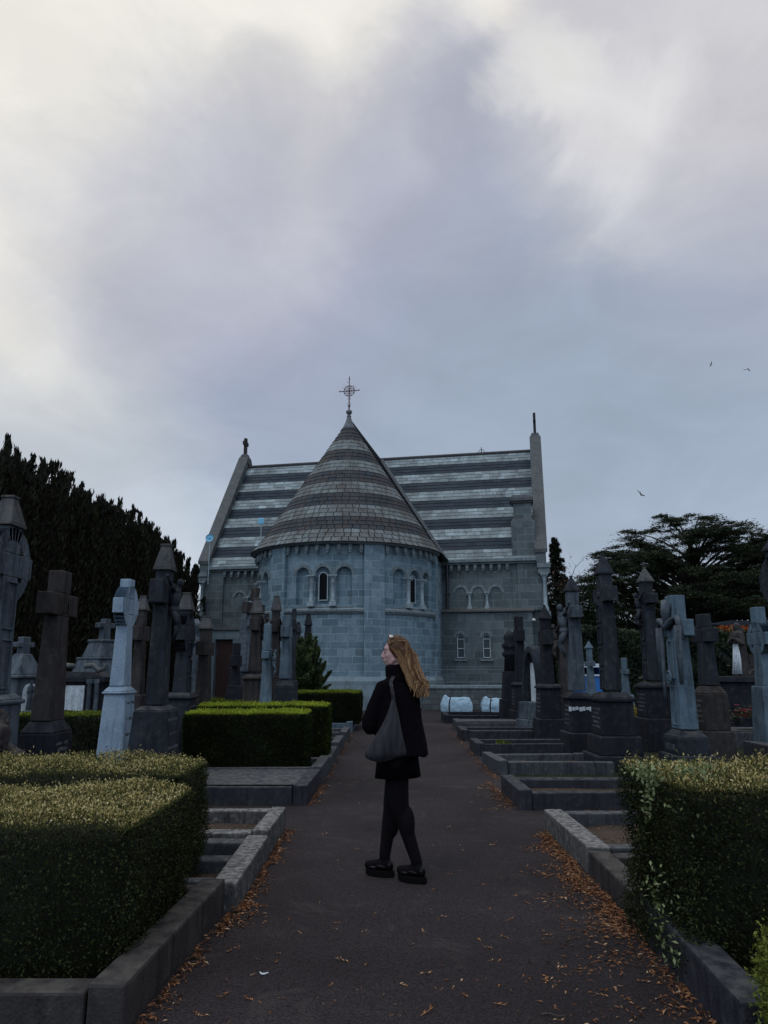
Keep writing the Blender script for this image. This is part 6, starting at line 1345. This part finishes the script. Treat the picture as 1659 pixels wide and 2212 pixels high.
# stones by the wall
for px, py, lb in ((898, 1531, 'flat pale stone at the foot of the plinth, right of the person'), (925, 1532, 'low flat stone between the plinth and the left white bag')):
    q = G(px, py, 0); m = MB(); m.ell((0, 0, .03), (.3, .16, .07), 6, 10); o = m.build('flat_stone', 'kerb_pale', None, 0, True); o.location = q; tag(o, lb, 'stone')
# ------------------------------------------------------------ birds
def bird(px, py, Y, span, rz, ry, label, flap=.25):
    e_ = at(px, py, Y); m = MB(); s = span/2
    m.tube([(0, -s*.42, 0), (0, -s*.30, .0), (0, 0, 0), (0, s*.30, 0)], [s*.01, s*.07, s*.09, s*.02], 8); m.ell((0, -s*.36, .01), s*.07, 5, 8)
    m.add([(-s*.05, s*.22, 0), (s*.05, s*.22, 0), (s*.10, s*.52, 0), (-s*.10, s*.52, 0), (-s*.05, s*.22, -.012), (s*.05, s*.22, -.012), (s*.10, s*.52, -.006), (-s*.10, s*.52, -.006)], [(0, 1, 2, 3), (7, 6, 5, 4), (0, 4, 5, 1), (2, 6, 7, 3)])
    b_ = m.build('bird', 'feather', None, 0, True); b_.location = e_; b_.rotation_euler = (rz[0], rz[1], rz[2]); tag(b_, label, 'bird', 'birds in the sky')
    for k in (-1, 1):
        m = MB(); pr = [(0, -.14, .16), (.35, -.20, .14), (.7, -.10, .12), (1.0, .10, .02)]; vs = []
        for t, f, bk in pr: z = flap*s*math.sin(t*2.2)*.8; vs += [(k*t*s, f*s, z), (k*t*s, (f+bk+.14)*s, z), (k*t*s, (f+.05)*s, z+.012)]
        fs = []
        for i in range(3): a = i*3; fs += [(a, a+1, a+4, a+3), (a, a+3, a+5, a+2), (a+2, a+5, a+4, a+1)]
        m.add(vs, fs); m.build('wing', 'feather', b_, fix=True)
bird(1384, 1067, 30, .52, (R(70), R(20), R(35)), 0, 'largest dark bird, flying right of the chapel gable', .1)
bird(1536, 787, 45, .36, (R(20), R(50), R(100)), 0, 'small dark bird with folded wings, upper right of the sky')
bird(1615, 797, 42, .50, (R(8), R(5), R(15)), 0, 'dark bird with drooping wings near the right edge', -.45)
bird(1630, 1121, 60, .42, (R(8), 0, R(10)), 0, 'faint low bird above the cedar at the right edge', .2)
# ------------------------------------------------------------ the woman on the path
M['skin'] = plain('skin', (.40, .245, .235), .55); 
m_, t, b = newmat('black_wool'); tc = N('ShaderNodeTexCoord', t); n1 = noise_n(t, tc.outputs['Object'], 60, 4, .7); t.links.new(mixc(t, n1.outputs[0], (.0014, .0011, .0020), (.0075, .0060, .0085)), b.inputs['Base Color']); setin(b, Roughness=.95); b.inputs['Specular IOR Level'].default_value = .04; bump(t, b, n1.outputs[0], .3, .004); M['coat'] = m_
M['tights'] = plain('black_tights', (.0050, .0040, .0058), .8, 0, .12); M['skirt'] = plain('black_skirt', (.0022, .0018, .0028), .9, 0, .06)
M['patent'] = plain('polished_black_leather', (.003, .0025, .0035), .30, 0, .25); M['sole'] = plain('black_rubber_sole', (.004, .0035, .004), .8, 0, .1)
m_, t, b = newmat('charcoal_canvas'); tc = N('ShaderNodeTexCoord', t); mp = N('ShaderNodeMapping', t); mp.inputs['Scale'].default_value = (14, 14, 2); t.links.new(tc.outputs['Object'], mp.inputs[0]); n1 = noise_n(t, mp.outputs[0], 1.6, 4, .6); n2 = noise_n(t, tc.outputs['Object'], 160, 2, .5)
c = mixc(t, maprange(t, n1.outputs[0], .42, .58), (.004, .004, .007), (.024, .024, .031)); c = mixc(t, maprange(t, n2.outputs[0], .3, .7, 0, .4), c, (.034, .034, .040)); t.links.new(c, b.inputs['Base Color']); setin(b, Roughness=.9); bump(t, b, n1.outputs[0], .5, .02); M['canvas'] = m_
M['hair'] = leafmat('light_brown_hair', [(0, (.085, .042, .022)), (.35, (.17, .090, .045)), (.7, (.34, .20, .105)), (1, (.52, .34, .19))], .42, .15)
M['eye'] = plain('eye', (.30, .29, .29), .2); M['lens'] = plain('sunglass_lens', (.55, .52, .50), .12, .3, .8); M['lips'] = plain('lips', (.30, .12, .12), .5)
PX, PY = .10, 5.80
fw = Vector((-.62, .785, 0)).normalized(); lf = Vector((-fw.y, fw.x, 0))       # facing direction and her left
per = empty('person', (PX, PY, 0), 0, 'young woman in black coat, short skirt and tights, standing on the path looking left over her shoulder', 'person')
per['label'] = 'woman with long light hair in black coat, skirt and tights, standing on the path'
def W(f, l, z): return fw*f+lf*l+Vector((0, 0, z))
def rel(x, y, z): return Vector((x-PX, y-PY, z))
hipA, hipB = Vector((.030, .070, .90)), Vector((-.022, -.065, .90))
ankA, ankB = rel(.005, 5.885, .145), rel(.235, 5.72, .145)
kneA, kneB = rel(.058, 5.885, .50), rel(.118, 5.745, .495)
shL, shR = W(0, .145, 1.362), W(0, -.145, 1.362)
elL, elR = rel(-.100, 5.72, 1.120), rel(.205, 6.03, 1.13)
wrL, wrR = W(.21, .0, 1.16), W(.22, -.03, 1.10)
hd = Vector((-1, -.06, 0)).normalized(); hs = Vector((-hd.y, hd.x, 0))           # head looks left
HC = Vector((-.015, 0, 1.625))
def H_(f, s, z): return HC+hd*f+hs*s+Vector((0, 0, z))
B = MB()
# trunk, neck, limbs
for (a, b_, r0, r1) in [(W(0, 0, .95), W(0, 0, 1.15), .125, .105), (W(0, 0, 1.15), W(0, 0, 1.27), .105, .105), (W(0, .06, 1.30), W(0, -.06, 1.30), .085, .085), (W(0, .11, 1.345), W(0, -.11, 1.345), .040, .040), (W(0, 0, 1.38), HC+Vector((.01, 0, -.06)), .058, .052),
                       (hipA, kneA, .090, .054), (kneA, ankA, .050, .026), (hipB, kneB, .090, .054), (kneB, ankB, .050, .026), (hipA, hipB, .10, .10),
                       (shL, elL, .042, .036), (elL, wrL, .036, .024), (shR, elR, .042, .036), (elR, wrR, .036, .024)]: cap_tube(B, a, b_, r0, r1, 14)
for k, a in ((kneA, ankA), (kneB, ankB)): d = a-k; B.ell(k+d*.30+Vector((.014, -.007, 0)), (.047, .047, .10), 7, 12)
fA = Vector((-.93, .36, 0)).normalized(); fB = Vector((-.88, .47, 0)).normalized()
for an, fd in ((ankA, fA), (ankB, fB)): cap_tube(B, an+Vector((0, 0, -.05))-fd*.02, an+fd*.11+Vector((0, 0, -.080)), .025, .020, 10)
# head: skull, face, jaw, brow, nose, lips, chin, ear
RT = Matrix((( hd.x, hs.x, 0), (hd.y, hs.y, 0), (0, 0, 1)))
B.ell(H_(-.018, 0, .030), (.094, .073, .088), 12, 18, RT); B.ell(H_(.030, 0, -.020), (.055, .058, .092), 12, 16, RT); B.ell(H_(.043, 0, -.078), (.034, .036, .030), 8, 12, RT)
B.ell(H_(.058, 0, .030), (.028, .048, .030), 8, 12, RT); B.tube([H_(.082, 0, .010), H_(.094, 0, -.012), H_(.101, 0, -.028)], [.010, .0115, .012], 8); B.ell(H_(.097, 0, -.031), (.0125, .014, .010), 6, 8, RT)
for s in (-1, 1): B.ell(H_(.091, s*.010, -.034), (.008, .007, .006), 5, 7, RT); B.ell(H_(.052, s*.033, -.020), (.026, .022, .026), 7, 10, RT); B.ell(H_(-.012, s*.073, -.008), (.016, .008, .028), 7, 9, RT); B.tube([H_(.005, s*.050, -.045), H_(.040, s*.032, -.085)], [.022, .018], 8)
B.ell(H_(.083, 0, -.056), (.011, .022, .0075), 6, 10, RT); B.ell(H_(.080, 0, -.068), (.010, .018, .0075), 6, 10, RT)
# hands resting on the opposite sleeves
def hand(wr, d, nrm):
    d = d.normalized(); sdv = d.cross(nrm).normalized()
    B.tube([wr, wr+d*.03, wr+d*.075], [.026, .034, .036], 10); B.ell(wr+d*.045+sdv*.012, (.034, .034, .020), 6, 10)
    for i, (o_, L) in enumerate(((.027, .066), (.009, .075), (-.009, .070), (-.026, .055))):
        p0 = wr+d*.07+sdv*o_; p1 = p0+d*L*.5-nrm*.006; p2 = p1+d*L*.32-nrm*.020; p3 = p2+d*L*.10-nrm*.022
        B.tube([p0, p1, p2, p3], [.0095, .009, .008, .006], 8); B.ell(p3, .0065, 4, 6)
    p0 = wr+d*.025+sdv*.030; B.tube([p0, p0+sdv*.022+d*.022, p0+sdv*.026+d*.050-nrm*.012], [.012, .010, .007], 8)
hand(wrL, -lf+fw*.1+Vector((0, 0, .25)), fw); hand(wrR, lf*.6+fw*.5+Vector((0, 0, .5)), fw)
fuse(B, 'body', 'skin', .0065, per, 2)
for s in (-1, 1):
    m = MB(); m.ell(H_(.0755, s*.031, .004), (.008, .013, .0075), 6, 9, RT); m.build('eye', 'eye', per, 0, True)
    m = MB(); m.ell(H_(.0815, s*.033, .004), (.003, .005, .005), 5, 8, RT); m.tube([H_(.080, s*.046, .006), H_(.087, s*.030, .012), H_(.080, s*.018, .008)], .0018, 5); m.tube([H_(.078, s*.050, .024), H_(.090, s*.032, .031), H_(.088, s*.014, .027)], [.0015, .003, .002], 5); m.build('iris_and_brow', 'bark', per)
m = MB(); m.ell(H_(.0915, 0, -.0575), (.004, .018, .0045), 5, 8, RT); m.ell(H_(.0885, 0, -.067), (.004, .015, .005), 5, 8, RT); m.build('lips', 'lips', per, 0, True)
# tights
T_ = MB()
for (a, b_, r0, r1) in [(hipA, kneA, .104, .066), (kneA, ankA, .062, .042), (hipB, kneB, .104, .066), (kneB, ankB, .062, .042), (hipA, hipB, .105, .105)]: cap_tube(T_, a, b_, r0, r1, 14)
for k, a in ((kneA, ankA), (kneB, ankB)): d = a-k; T_.ell(k+d*.28+Vector((.020, -.010, 0)), (.057, .057, .13), 8, 12)
for an, fd in ((ankA, fA), (ankB, fB)): cap_tube(T_, an+Vector((0, 0, -.05))-fd*.02, an+fd*.13+Vector((0, 0, -.072)), .040, .032, 10)
fuse(T_, 'tights', 'tights', .010, per, 2)
# skirt and coat as lofted rings
def loft(rings, name, mat, n=40, fold=None, close_top=False):
    """rings: (centre Vector, semi along lf, semi along fw)"""
    m = MB(); vs = []
    for k, (c, a, b_) in enumerate(rings):
        for i in range(n):
            t_ = 2*math.pi*i/n; f = 1+(fold(t_, k/(len(rings)-1)) if fold else 0); vs.append(c+lf*a*math.cos(t_)*f+fw*b_*math.sin(t_)*f)
    fs = [(k*n+i, k*n+(i+1) % n, (k+1)*n+(i+1) % n, (k+1)*n+i) for k in range(len(rings)-1) for i in range(n)]
    if close_top: fs.append(tuple((len(rings)-1)*n+i for i in range(n)))
    m.add(vs, fs); o = m.build(name, mat, per, 0, True, fix=True); md = o.modifiers.new('Solid', 'SOLIDIFY'); md.thickness = .006; md.offset = 0; return o
loft([(W(.0, 0, .715)+Vector((.0, 0, 0)), .178, .150), (W(0, 0, .80), .170, .140), (W(0, 0, .90), .160, .130), (W(0, 0, 1.0), .140, .115)], 'skirt', 'skirt', 40, lambda t_, k: .035*(1-k)*math.sin(5*t_+1)+.02*(1-k)*math.sin(9*t_))
C_ = MB(); n = 44; rings = [(.868, .215, .185, -.035), (.95, .208, .175, -.028), (1.05, .198, .160, -.020), (1.15, .190, .148, -.012), (1.25, .188, .135, -.006), (1.32, .182, .122, 0), (1.375, .158, .100, .0), (1.415, .115, .084, .0), (1.44, .075, .070, .002)]
vs = []
for k, (z, a, b_, off) in enumerate(rings):
    f_ = 1-k/8
    for i in range(n):
        t_ = 2*math.pi*i/n; q = 1+.030*f_*math.sin(4*t_+.6)+.014*math.sin(7*t_+z*9); vs.append(W(off, 0, z)+lf*a*math.cos(t_)*q+fw*b_*math.sin(t_)*q+Vector((.012*f_, 0, .010*f_*math.sin(3*t_))))
C_.add(vs, [(k*n+i, k*n+(i+1) % n, (k+1)*n+(i+1) % n, (k+1)*n+i) for k in range(8) for i in range(n)]+[tuple(range(n-1, -1, -1)), tuple(8*n+i for i in range(n))])
for (a, b_, r0, r1) in [(shL-lf*.01, elL, .064, .066), (elL, wrL-(wrL-elL)*.05, .066, .052), (shR, elR, .062, .060), (elR, wrR-(wrR-elR)*.05, .060, .050), (shL-lf*.03, shR+lf*.03, .055, .055)]: cap_tube(C_, a, b_, r0, r1, 16)
C_.ell(elL+Vector((.0, 0, -.025)), (.064, .070, .070), 8, 12)
fuse(C_, 'coat', 'coat', .011, per, 3, lambda c, nn: nn*(.010*noise.noise(Vector((c.x*11, c.y*11, c.z*4)))+.005*noise.noise(Vector((c.x*26, c.y*26, c.z*16)))))
T_ = MB(); T_.tube([W(0, 0, 1.40), W(.004, 0, 1.44), HC+Vector((.002, 0, -.150)), HC+Vector((-.004, 0, -.110)), HC+Vector((-.006, 0, -.088))], [.096, .080, .076, .072, .064], 20); T_.build('turtleneck', 'coat', per, 0, True)
# shoes: thick soles, shiny toe caps
for an, fd, nm in ((ankA, fA, 'shoe'), (ankB, fB, 'shoe')):
    sd = Vector((-fd.y, fd.x, 0)); base = Vector((an.x, an.y, 0)); m = MB(); out = []
    for i in range(28):
        a = 2*math.pi*i/28; x = math.cos(a); y = math.sin(a); L = .155 if x > 0 else .085; w = .050*(1-.12*abs(x)**3)*(1.08 if x > .2 else .95); out.append((x*L+.004, y*w))
    lv = [(0, .92), (.012, .96), (.040, .96), (.048, .94)]; vs = [base+fd*(x*s)+sd*(y*s)+Vector((0, 0, z+(.012 if x > .13 and z < .01 else 0))) for z, s in lv for x, y in out]
    m.add(vs, [(k*28+i, k*28+(i+1) % 28, (k+1)*28+(i+1) % 28, (k+1)*28+i) for k in range(3) for i in range(28)]+[tuple(range(27, -1, -1)), tuple(84+i for i in range(28))])
    sh = empty('shoe', (0, 0, 0)); sh.parent = per; m.build('sole', 'sole', sh, .004, fix=True)
    u = MB(); Rm = Matrix(((fd.x, sd.x, 0), (fd.y, sd.y, 0), (0, 0, 1)))
    u.ell(base+fd*.080+Vector((0, 0, .060)), (.060, .042, .026), 9, 16, Rm); u.ell(base+fd*.02+Vector((0, 0, .072)), (.080, .042, .030), 9, 14, Rm); u.ell(base-fd*.032+Vector((0, 0, .080)), (.038, .035, .046), 9, 14, Rm); u.tube([base+fd*.06+sd*.03+Vector((0, 0, .092)), base+fd*.062+Vector((0, 0, .102)), base+fd*.06-sd*.03+Vector((0, 0, .092))], .010, 8)
    fuse(u, 'upper', 'patent', .006, sh, 2)
# hair: a full head of it falling over the right shoulder and back
rg = np.random.default_rng(9)
Hh = MB(); bk = -hd       # back of the head points right in the picture
Hh.ell(H_(-.026, 0, .034), (.098, .082, .096), 12, 18, RT)
for s in (-.055, -.03, 0, .03, .055):
    Hh.tube([H_(-.060, s, .03), H_(-.098, s*1.15, -.05), H_(-.118, s*1.25-.004, -.13), H_(-.148, s*1.3-.005, -.20), H_(-.172, s*1.2-.01, -.262), H_(-.182, s*1.0-.012, -.295)], [.040, .042, .042, .044, .042, .020], 10)
Hh.tube([H_(-.02, .056, .03), H_(-.045, .066, -.03), H_(-.075, .068, -.10), H_(-.105, .070, -.18)], [.020, .022, .024, .012], 10)
hair = empty('hair'); hair.parent = per; o = fuse(Hh, 'hair_mass', 'hair', .008, hair, 3); at_ = o.data.attributes.new('v', 'FLOAT', 'FACE')
zz = np.array([p.center.z for p in o.data.polygons]); at_.data.foreach_set('value', np.clip(.02+.35*np.clip((1.56-zz)/.25, 0, 1), 0, 1).astype('f'))
S = MB()
for k in range(760):
    a = rg.uniform(-1.0, 1.0); side = rg.uniform(-1, 1); q = rg.random()
    # start on the crown / temple line, run over the skull, then down the back
    s0 = side*.056; y1 = side*.085; zt_ = .134-.07*side*side-.02*q
    st = H_(.035-.08*q, s0*1.0, .131-.045*side*side-.02*q*0); p1 = H_(-.075-.03*q, side*.078, .092-.04*q); 
    lay = rg.uniform(.0, .018); f2 = -.105-.028*q*(1-abs(side)*.7) if abs(side) < .75 else -.045-.055*q
    f2 -= .022; p2 = H_(f2-lay, side*.094, -.02); p3 = H_(f2-.022-lay, side*.108+.006, -.11); p4 = H_(f2-.055-lay, side*.114+.010, -.19)
    wv = rg.uniform(0, 6.28); L = rg.uniform(-.335, -.225); p5 = H_(f2-.076-lay+.020*math.sin(wv), side*.110+.004+.014*math.cos(wv), (L-.19)/2); p6 = H_(f2-.072-lay+.028*math.sin(wv+1.6), side*.100, L)
    P = [st, p1, p2, p3, p4, p5, p6]; out = []
    for i in range(len(P)-1):
        for t_ in (0, .5):
            c = P[i].lerp(P[i+1], t_); j = i+t_; c = c+hd*((.009*math.sin(j*2.6+wv)-.012*rg.random()*0)*min(1, j/2.5))+hs*(.010*math.cos(j*2.2+wv)*min(1, j/2.5)); out.append(c)
    out.append(P[-1]); n_ = len(out); st_ = len(S.f)
    S.tube(out, [rg.uniform(.0020, .0040)*(.5+1.1*math.sin(math.pi*min(.9, .15+i/n_))) for i in range(n_)], 4, False)
    v0 = rg.random()**1.5*.55
    for fi in range(st_, len(S.f)):
        i = (fi-st_)//4; S.a[fi] = min(1, max(0, v0+.70*(i/n_)**1.1))
S.build('hair_strands', 'hair', hair, 0, True)
# fringe strands swept back from the forehead
S = MB()
for k in range(140):
    s = rg.uniform(-.062, .062); wv = rg.uniform(0, 6); top = .112-.06*(s/.07)**2; st_ = len(S.f)
    S.tube([H_(.062-.2*abs(s)*.6, s, .078-.35*abs(s)), H_(.040, s*1.02, top+.004), H_(-.01, s*1.08, top+.024), H_(-.07, s*1.15, top-.005), H_(-.115, s*1.1, .03)], [.002, .003, .003, .0028, .002], 4, False)
    for fi in range(st_, len(S.f)): S.a[fi] = .05+.3*rg.random()
for k in range(300):     # over the ear and down in front of the shoulder blade
    q = rg.random(); st_ = len(S.f); s_ = rg.choice((-1, 1)); w_ = rg.uniform(0, 6.28); e_ = rg.uniform(.7, 1.12)
    S.tube([H_(.045-.03*q, s_*.060, .058-.02*q), H_(.018-.04*q, s_*.080, .015), H_(-.012-.06*q, s_*.088, -.03), H_(-.035-.075*q+.006*math.sin(w_), s_*.092, -.09), H_(-.062-.085*q+.009*math.sin(w_+2), s_*(.097+.01*q), -.15), H_(-.088-.085*q+.010*math.sin(w_+4), s_*.100, -.205*e_), H_(-.112-.075*q+.012*math.sin(w_+5), s_*.098, -.262*e_)], [.002, .003, .0032, .0034, .0034, .003, .0012], 4, False)
    v0 = rg.random()**1.5*.45
    for fi in range(st_, len(S.f)): S.a[fi] = min(1, v0+.10+.50*((fi-st_)/24))
S.build('hair_front_strands', 'hair', hair, 0, True)
# sunglasses pushed up on the hair
g_ = empty('sunglasses', (PX, PY, 0), 0, 'sunglasses with pale reflecting lenses pushed up on the hair of the woman', 'sunglasses')
m = MB()
for s in (-1, 1): m.ell(H_(.032, s*.032, .126), (.021, .024, .003), 5, 16, RT @ Matrix.Rotation(R(-14), 3, 'Y') @ Matrix.Rotation(R(-34*s), 3, 'X'))
m.build('lenses', 'lens', g_, 0, True); m = MB()
for s in (-1, 1):
    m.tube([H_(.032+.021*math.cos(a)*.97, s*.032+.022*math.sin(a), .126+.006*math.cos(a)-.0145*math.sin(a)*s) for a in [R(q) for q in range(0, 361, 30)]], .0022, 5, False); m.tube([H_(.030, s*.059, .120), H_(-.02, s*.088, .11), H_(-.06, s*.088, .085)], .0022, 5)
m.tube([H_(.036, -.008, .134), H_(.038, 0, .137), H_(.036, .008, .134)], .002, 5); m.build('frame', 'rust', g_)
# tote bag hanging from her left shoulder
bg = empty('tote_bag', (PX, PY, 0), 0, 'slouchy charcoal canvas bag hanging from the left shoulder of the woman', 'bag')
ya = PY-.21                                      # the bag hangs outside the coat, towards the camera
def Bp(px, py, dy=0.0):
    q = at(px, py, ya+dy); return Vector((q.x-PX, q.y-PY, q.z))
apex = Bp(850, 1508); m = MB(); n = 30; L_ = 14; rows = []
left = [Bp(847, 1509), Bp(838, 1540), Bp(826, 1566), Bp(806, 1598), Bp(787, 1630), Bp(799, 1642), Bp(820, 1648)]
right = [Bp(853, 1509), Bp(858, 1530), Bp(863, 1552), Bp(871, 1592), Bp(879, 1625), Bp(875, 1632), Bp(850, 1640)]
def cr(P, t):
    k = min(int(t*(len(P)-1)), len(P)-2); f = t*(len(P)-1)-k; a, b_, c, d = P[max(k-1, 0)], P[k], P[k+1], P[min(k+2, len(P)-1)]
    return .5*((2*b_)+(c-a)*f+(2*a-5*b_+4*c-d)*f*f+(3*b_-a-3*c+d)*f**3)
vs = []
for i in range(L_+1):
    t_ = i/L_; a, b_ = cr(left, t_), cr(right, t_); c = (a+b_)/2; hw = (b_-a)/2; th = .012+.055*math.sin(math.pi*min(t_, .97)**.9)
    for k in range(n):
        an = 2*math.pi*k/n; fo = 1+.10*math.sin(an*7+t_*2)*min(1, t_*3); vs.append(c+hw*math.cos(an)+Vector((.15, -.99, 0))*(th*math.sin(an)*fo-.01))
m.add(vs, [(i*n+k, i*n+(k+1) % n, (i+1)*n+(k+1) % n, (i+1)*n+k) for i in range(L_) for k in range(n)]+[tuple(range(n-1, -1, -1)), tuple(L_*n+k for k in range(n))])
m.build('bag_body', 'canvas', bg, 0, True, fix=True)
m = MB(); sp = [apex+Vector((0, 0, -.02)), Bp(849, 1500), Bp(846, 1484, .02), Bp(844, 1474, .06), Vector((-.028, -.07, 1.448)), Vector((-.015, .02, 1.450)), Vector((-.04, .09, 1.38)), Vector((-.07, .12, 1.25))]
for i in range(len(sp)-1):
    a, b_ = sp[i], sp[i+1]; wv = Vector((.013, -.004, 0)); nn_ = Vector((0, 0, .004)) if 3 <= i <= 5 else Vector((0, .004, 0))
    m.add([a-wv-nn_, a+wv-nn_, b_+wv-nn_, b_-wv-nn_, a-wv+nn_, a+wv+nn_, b_+wv+nn_, b_-wv+nn_], [(0, 1, 2, 3), (7, 6, 5, 4), (0, 4, 5, 1), (2, 6, 7, 3), (1, 5, 6, 2), (3, 7, 4, 0)])
m.build('shoulder_strap', 'canvas', bg)
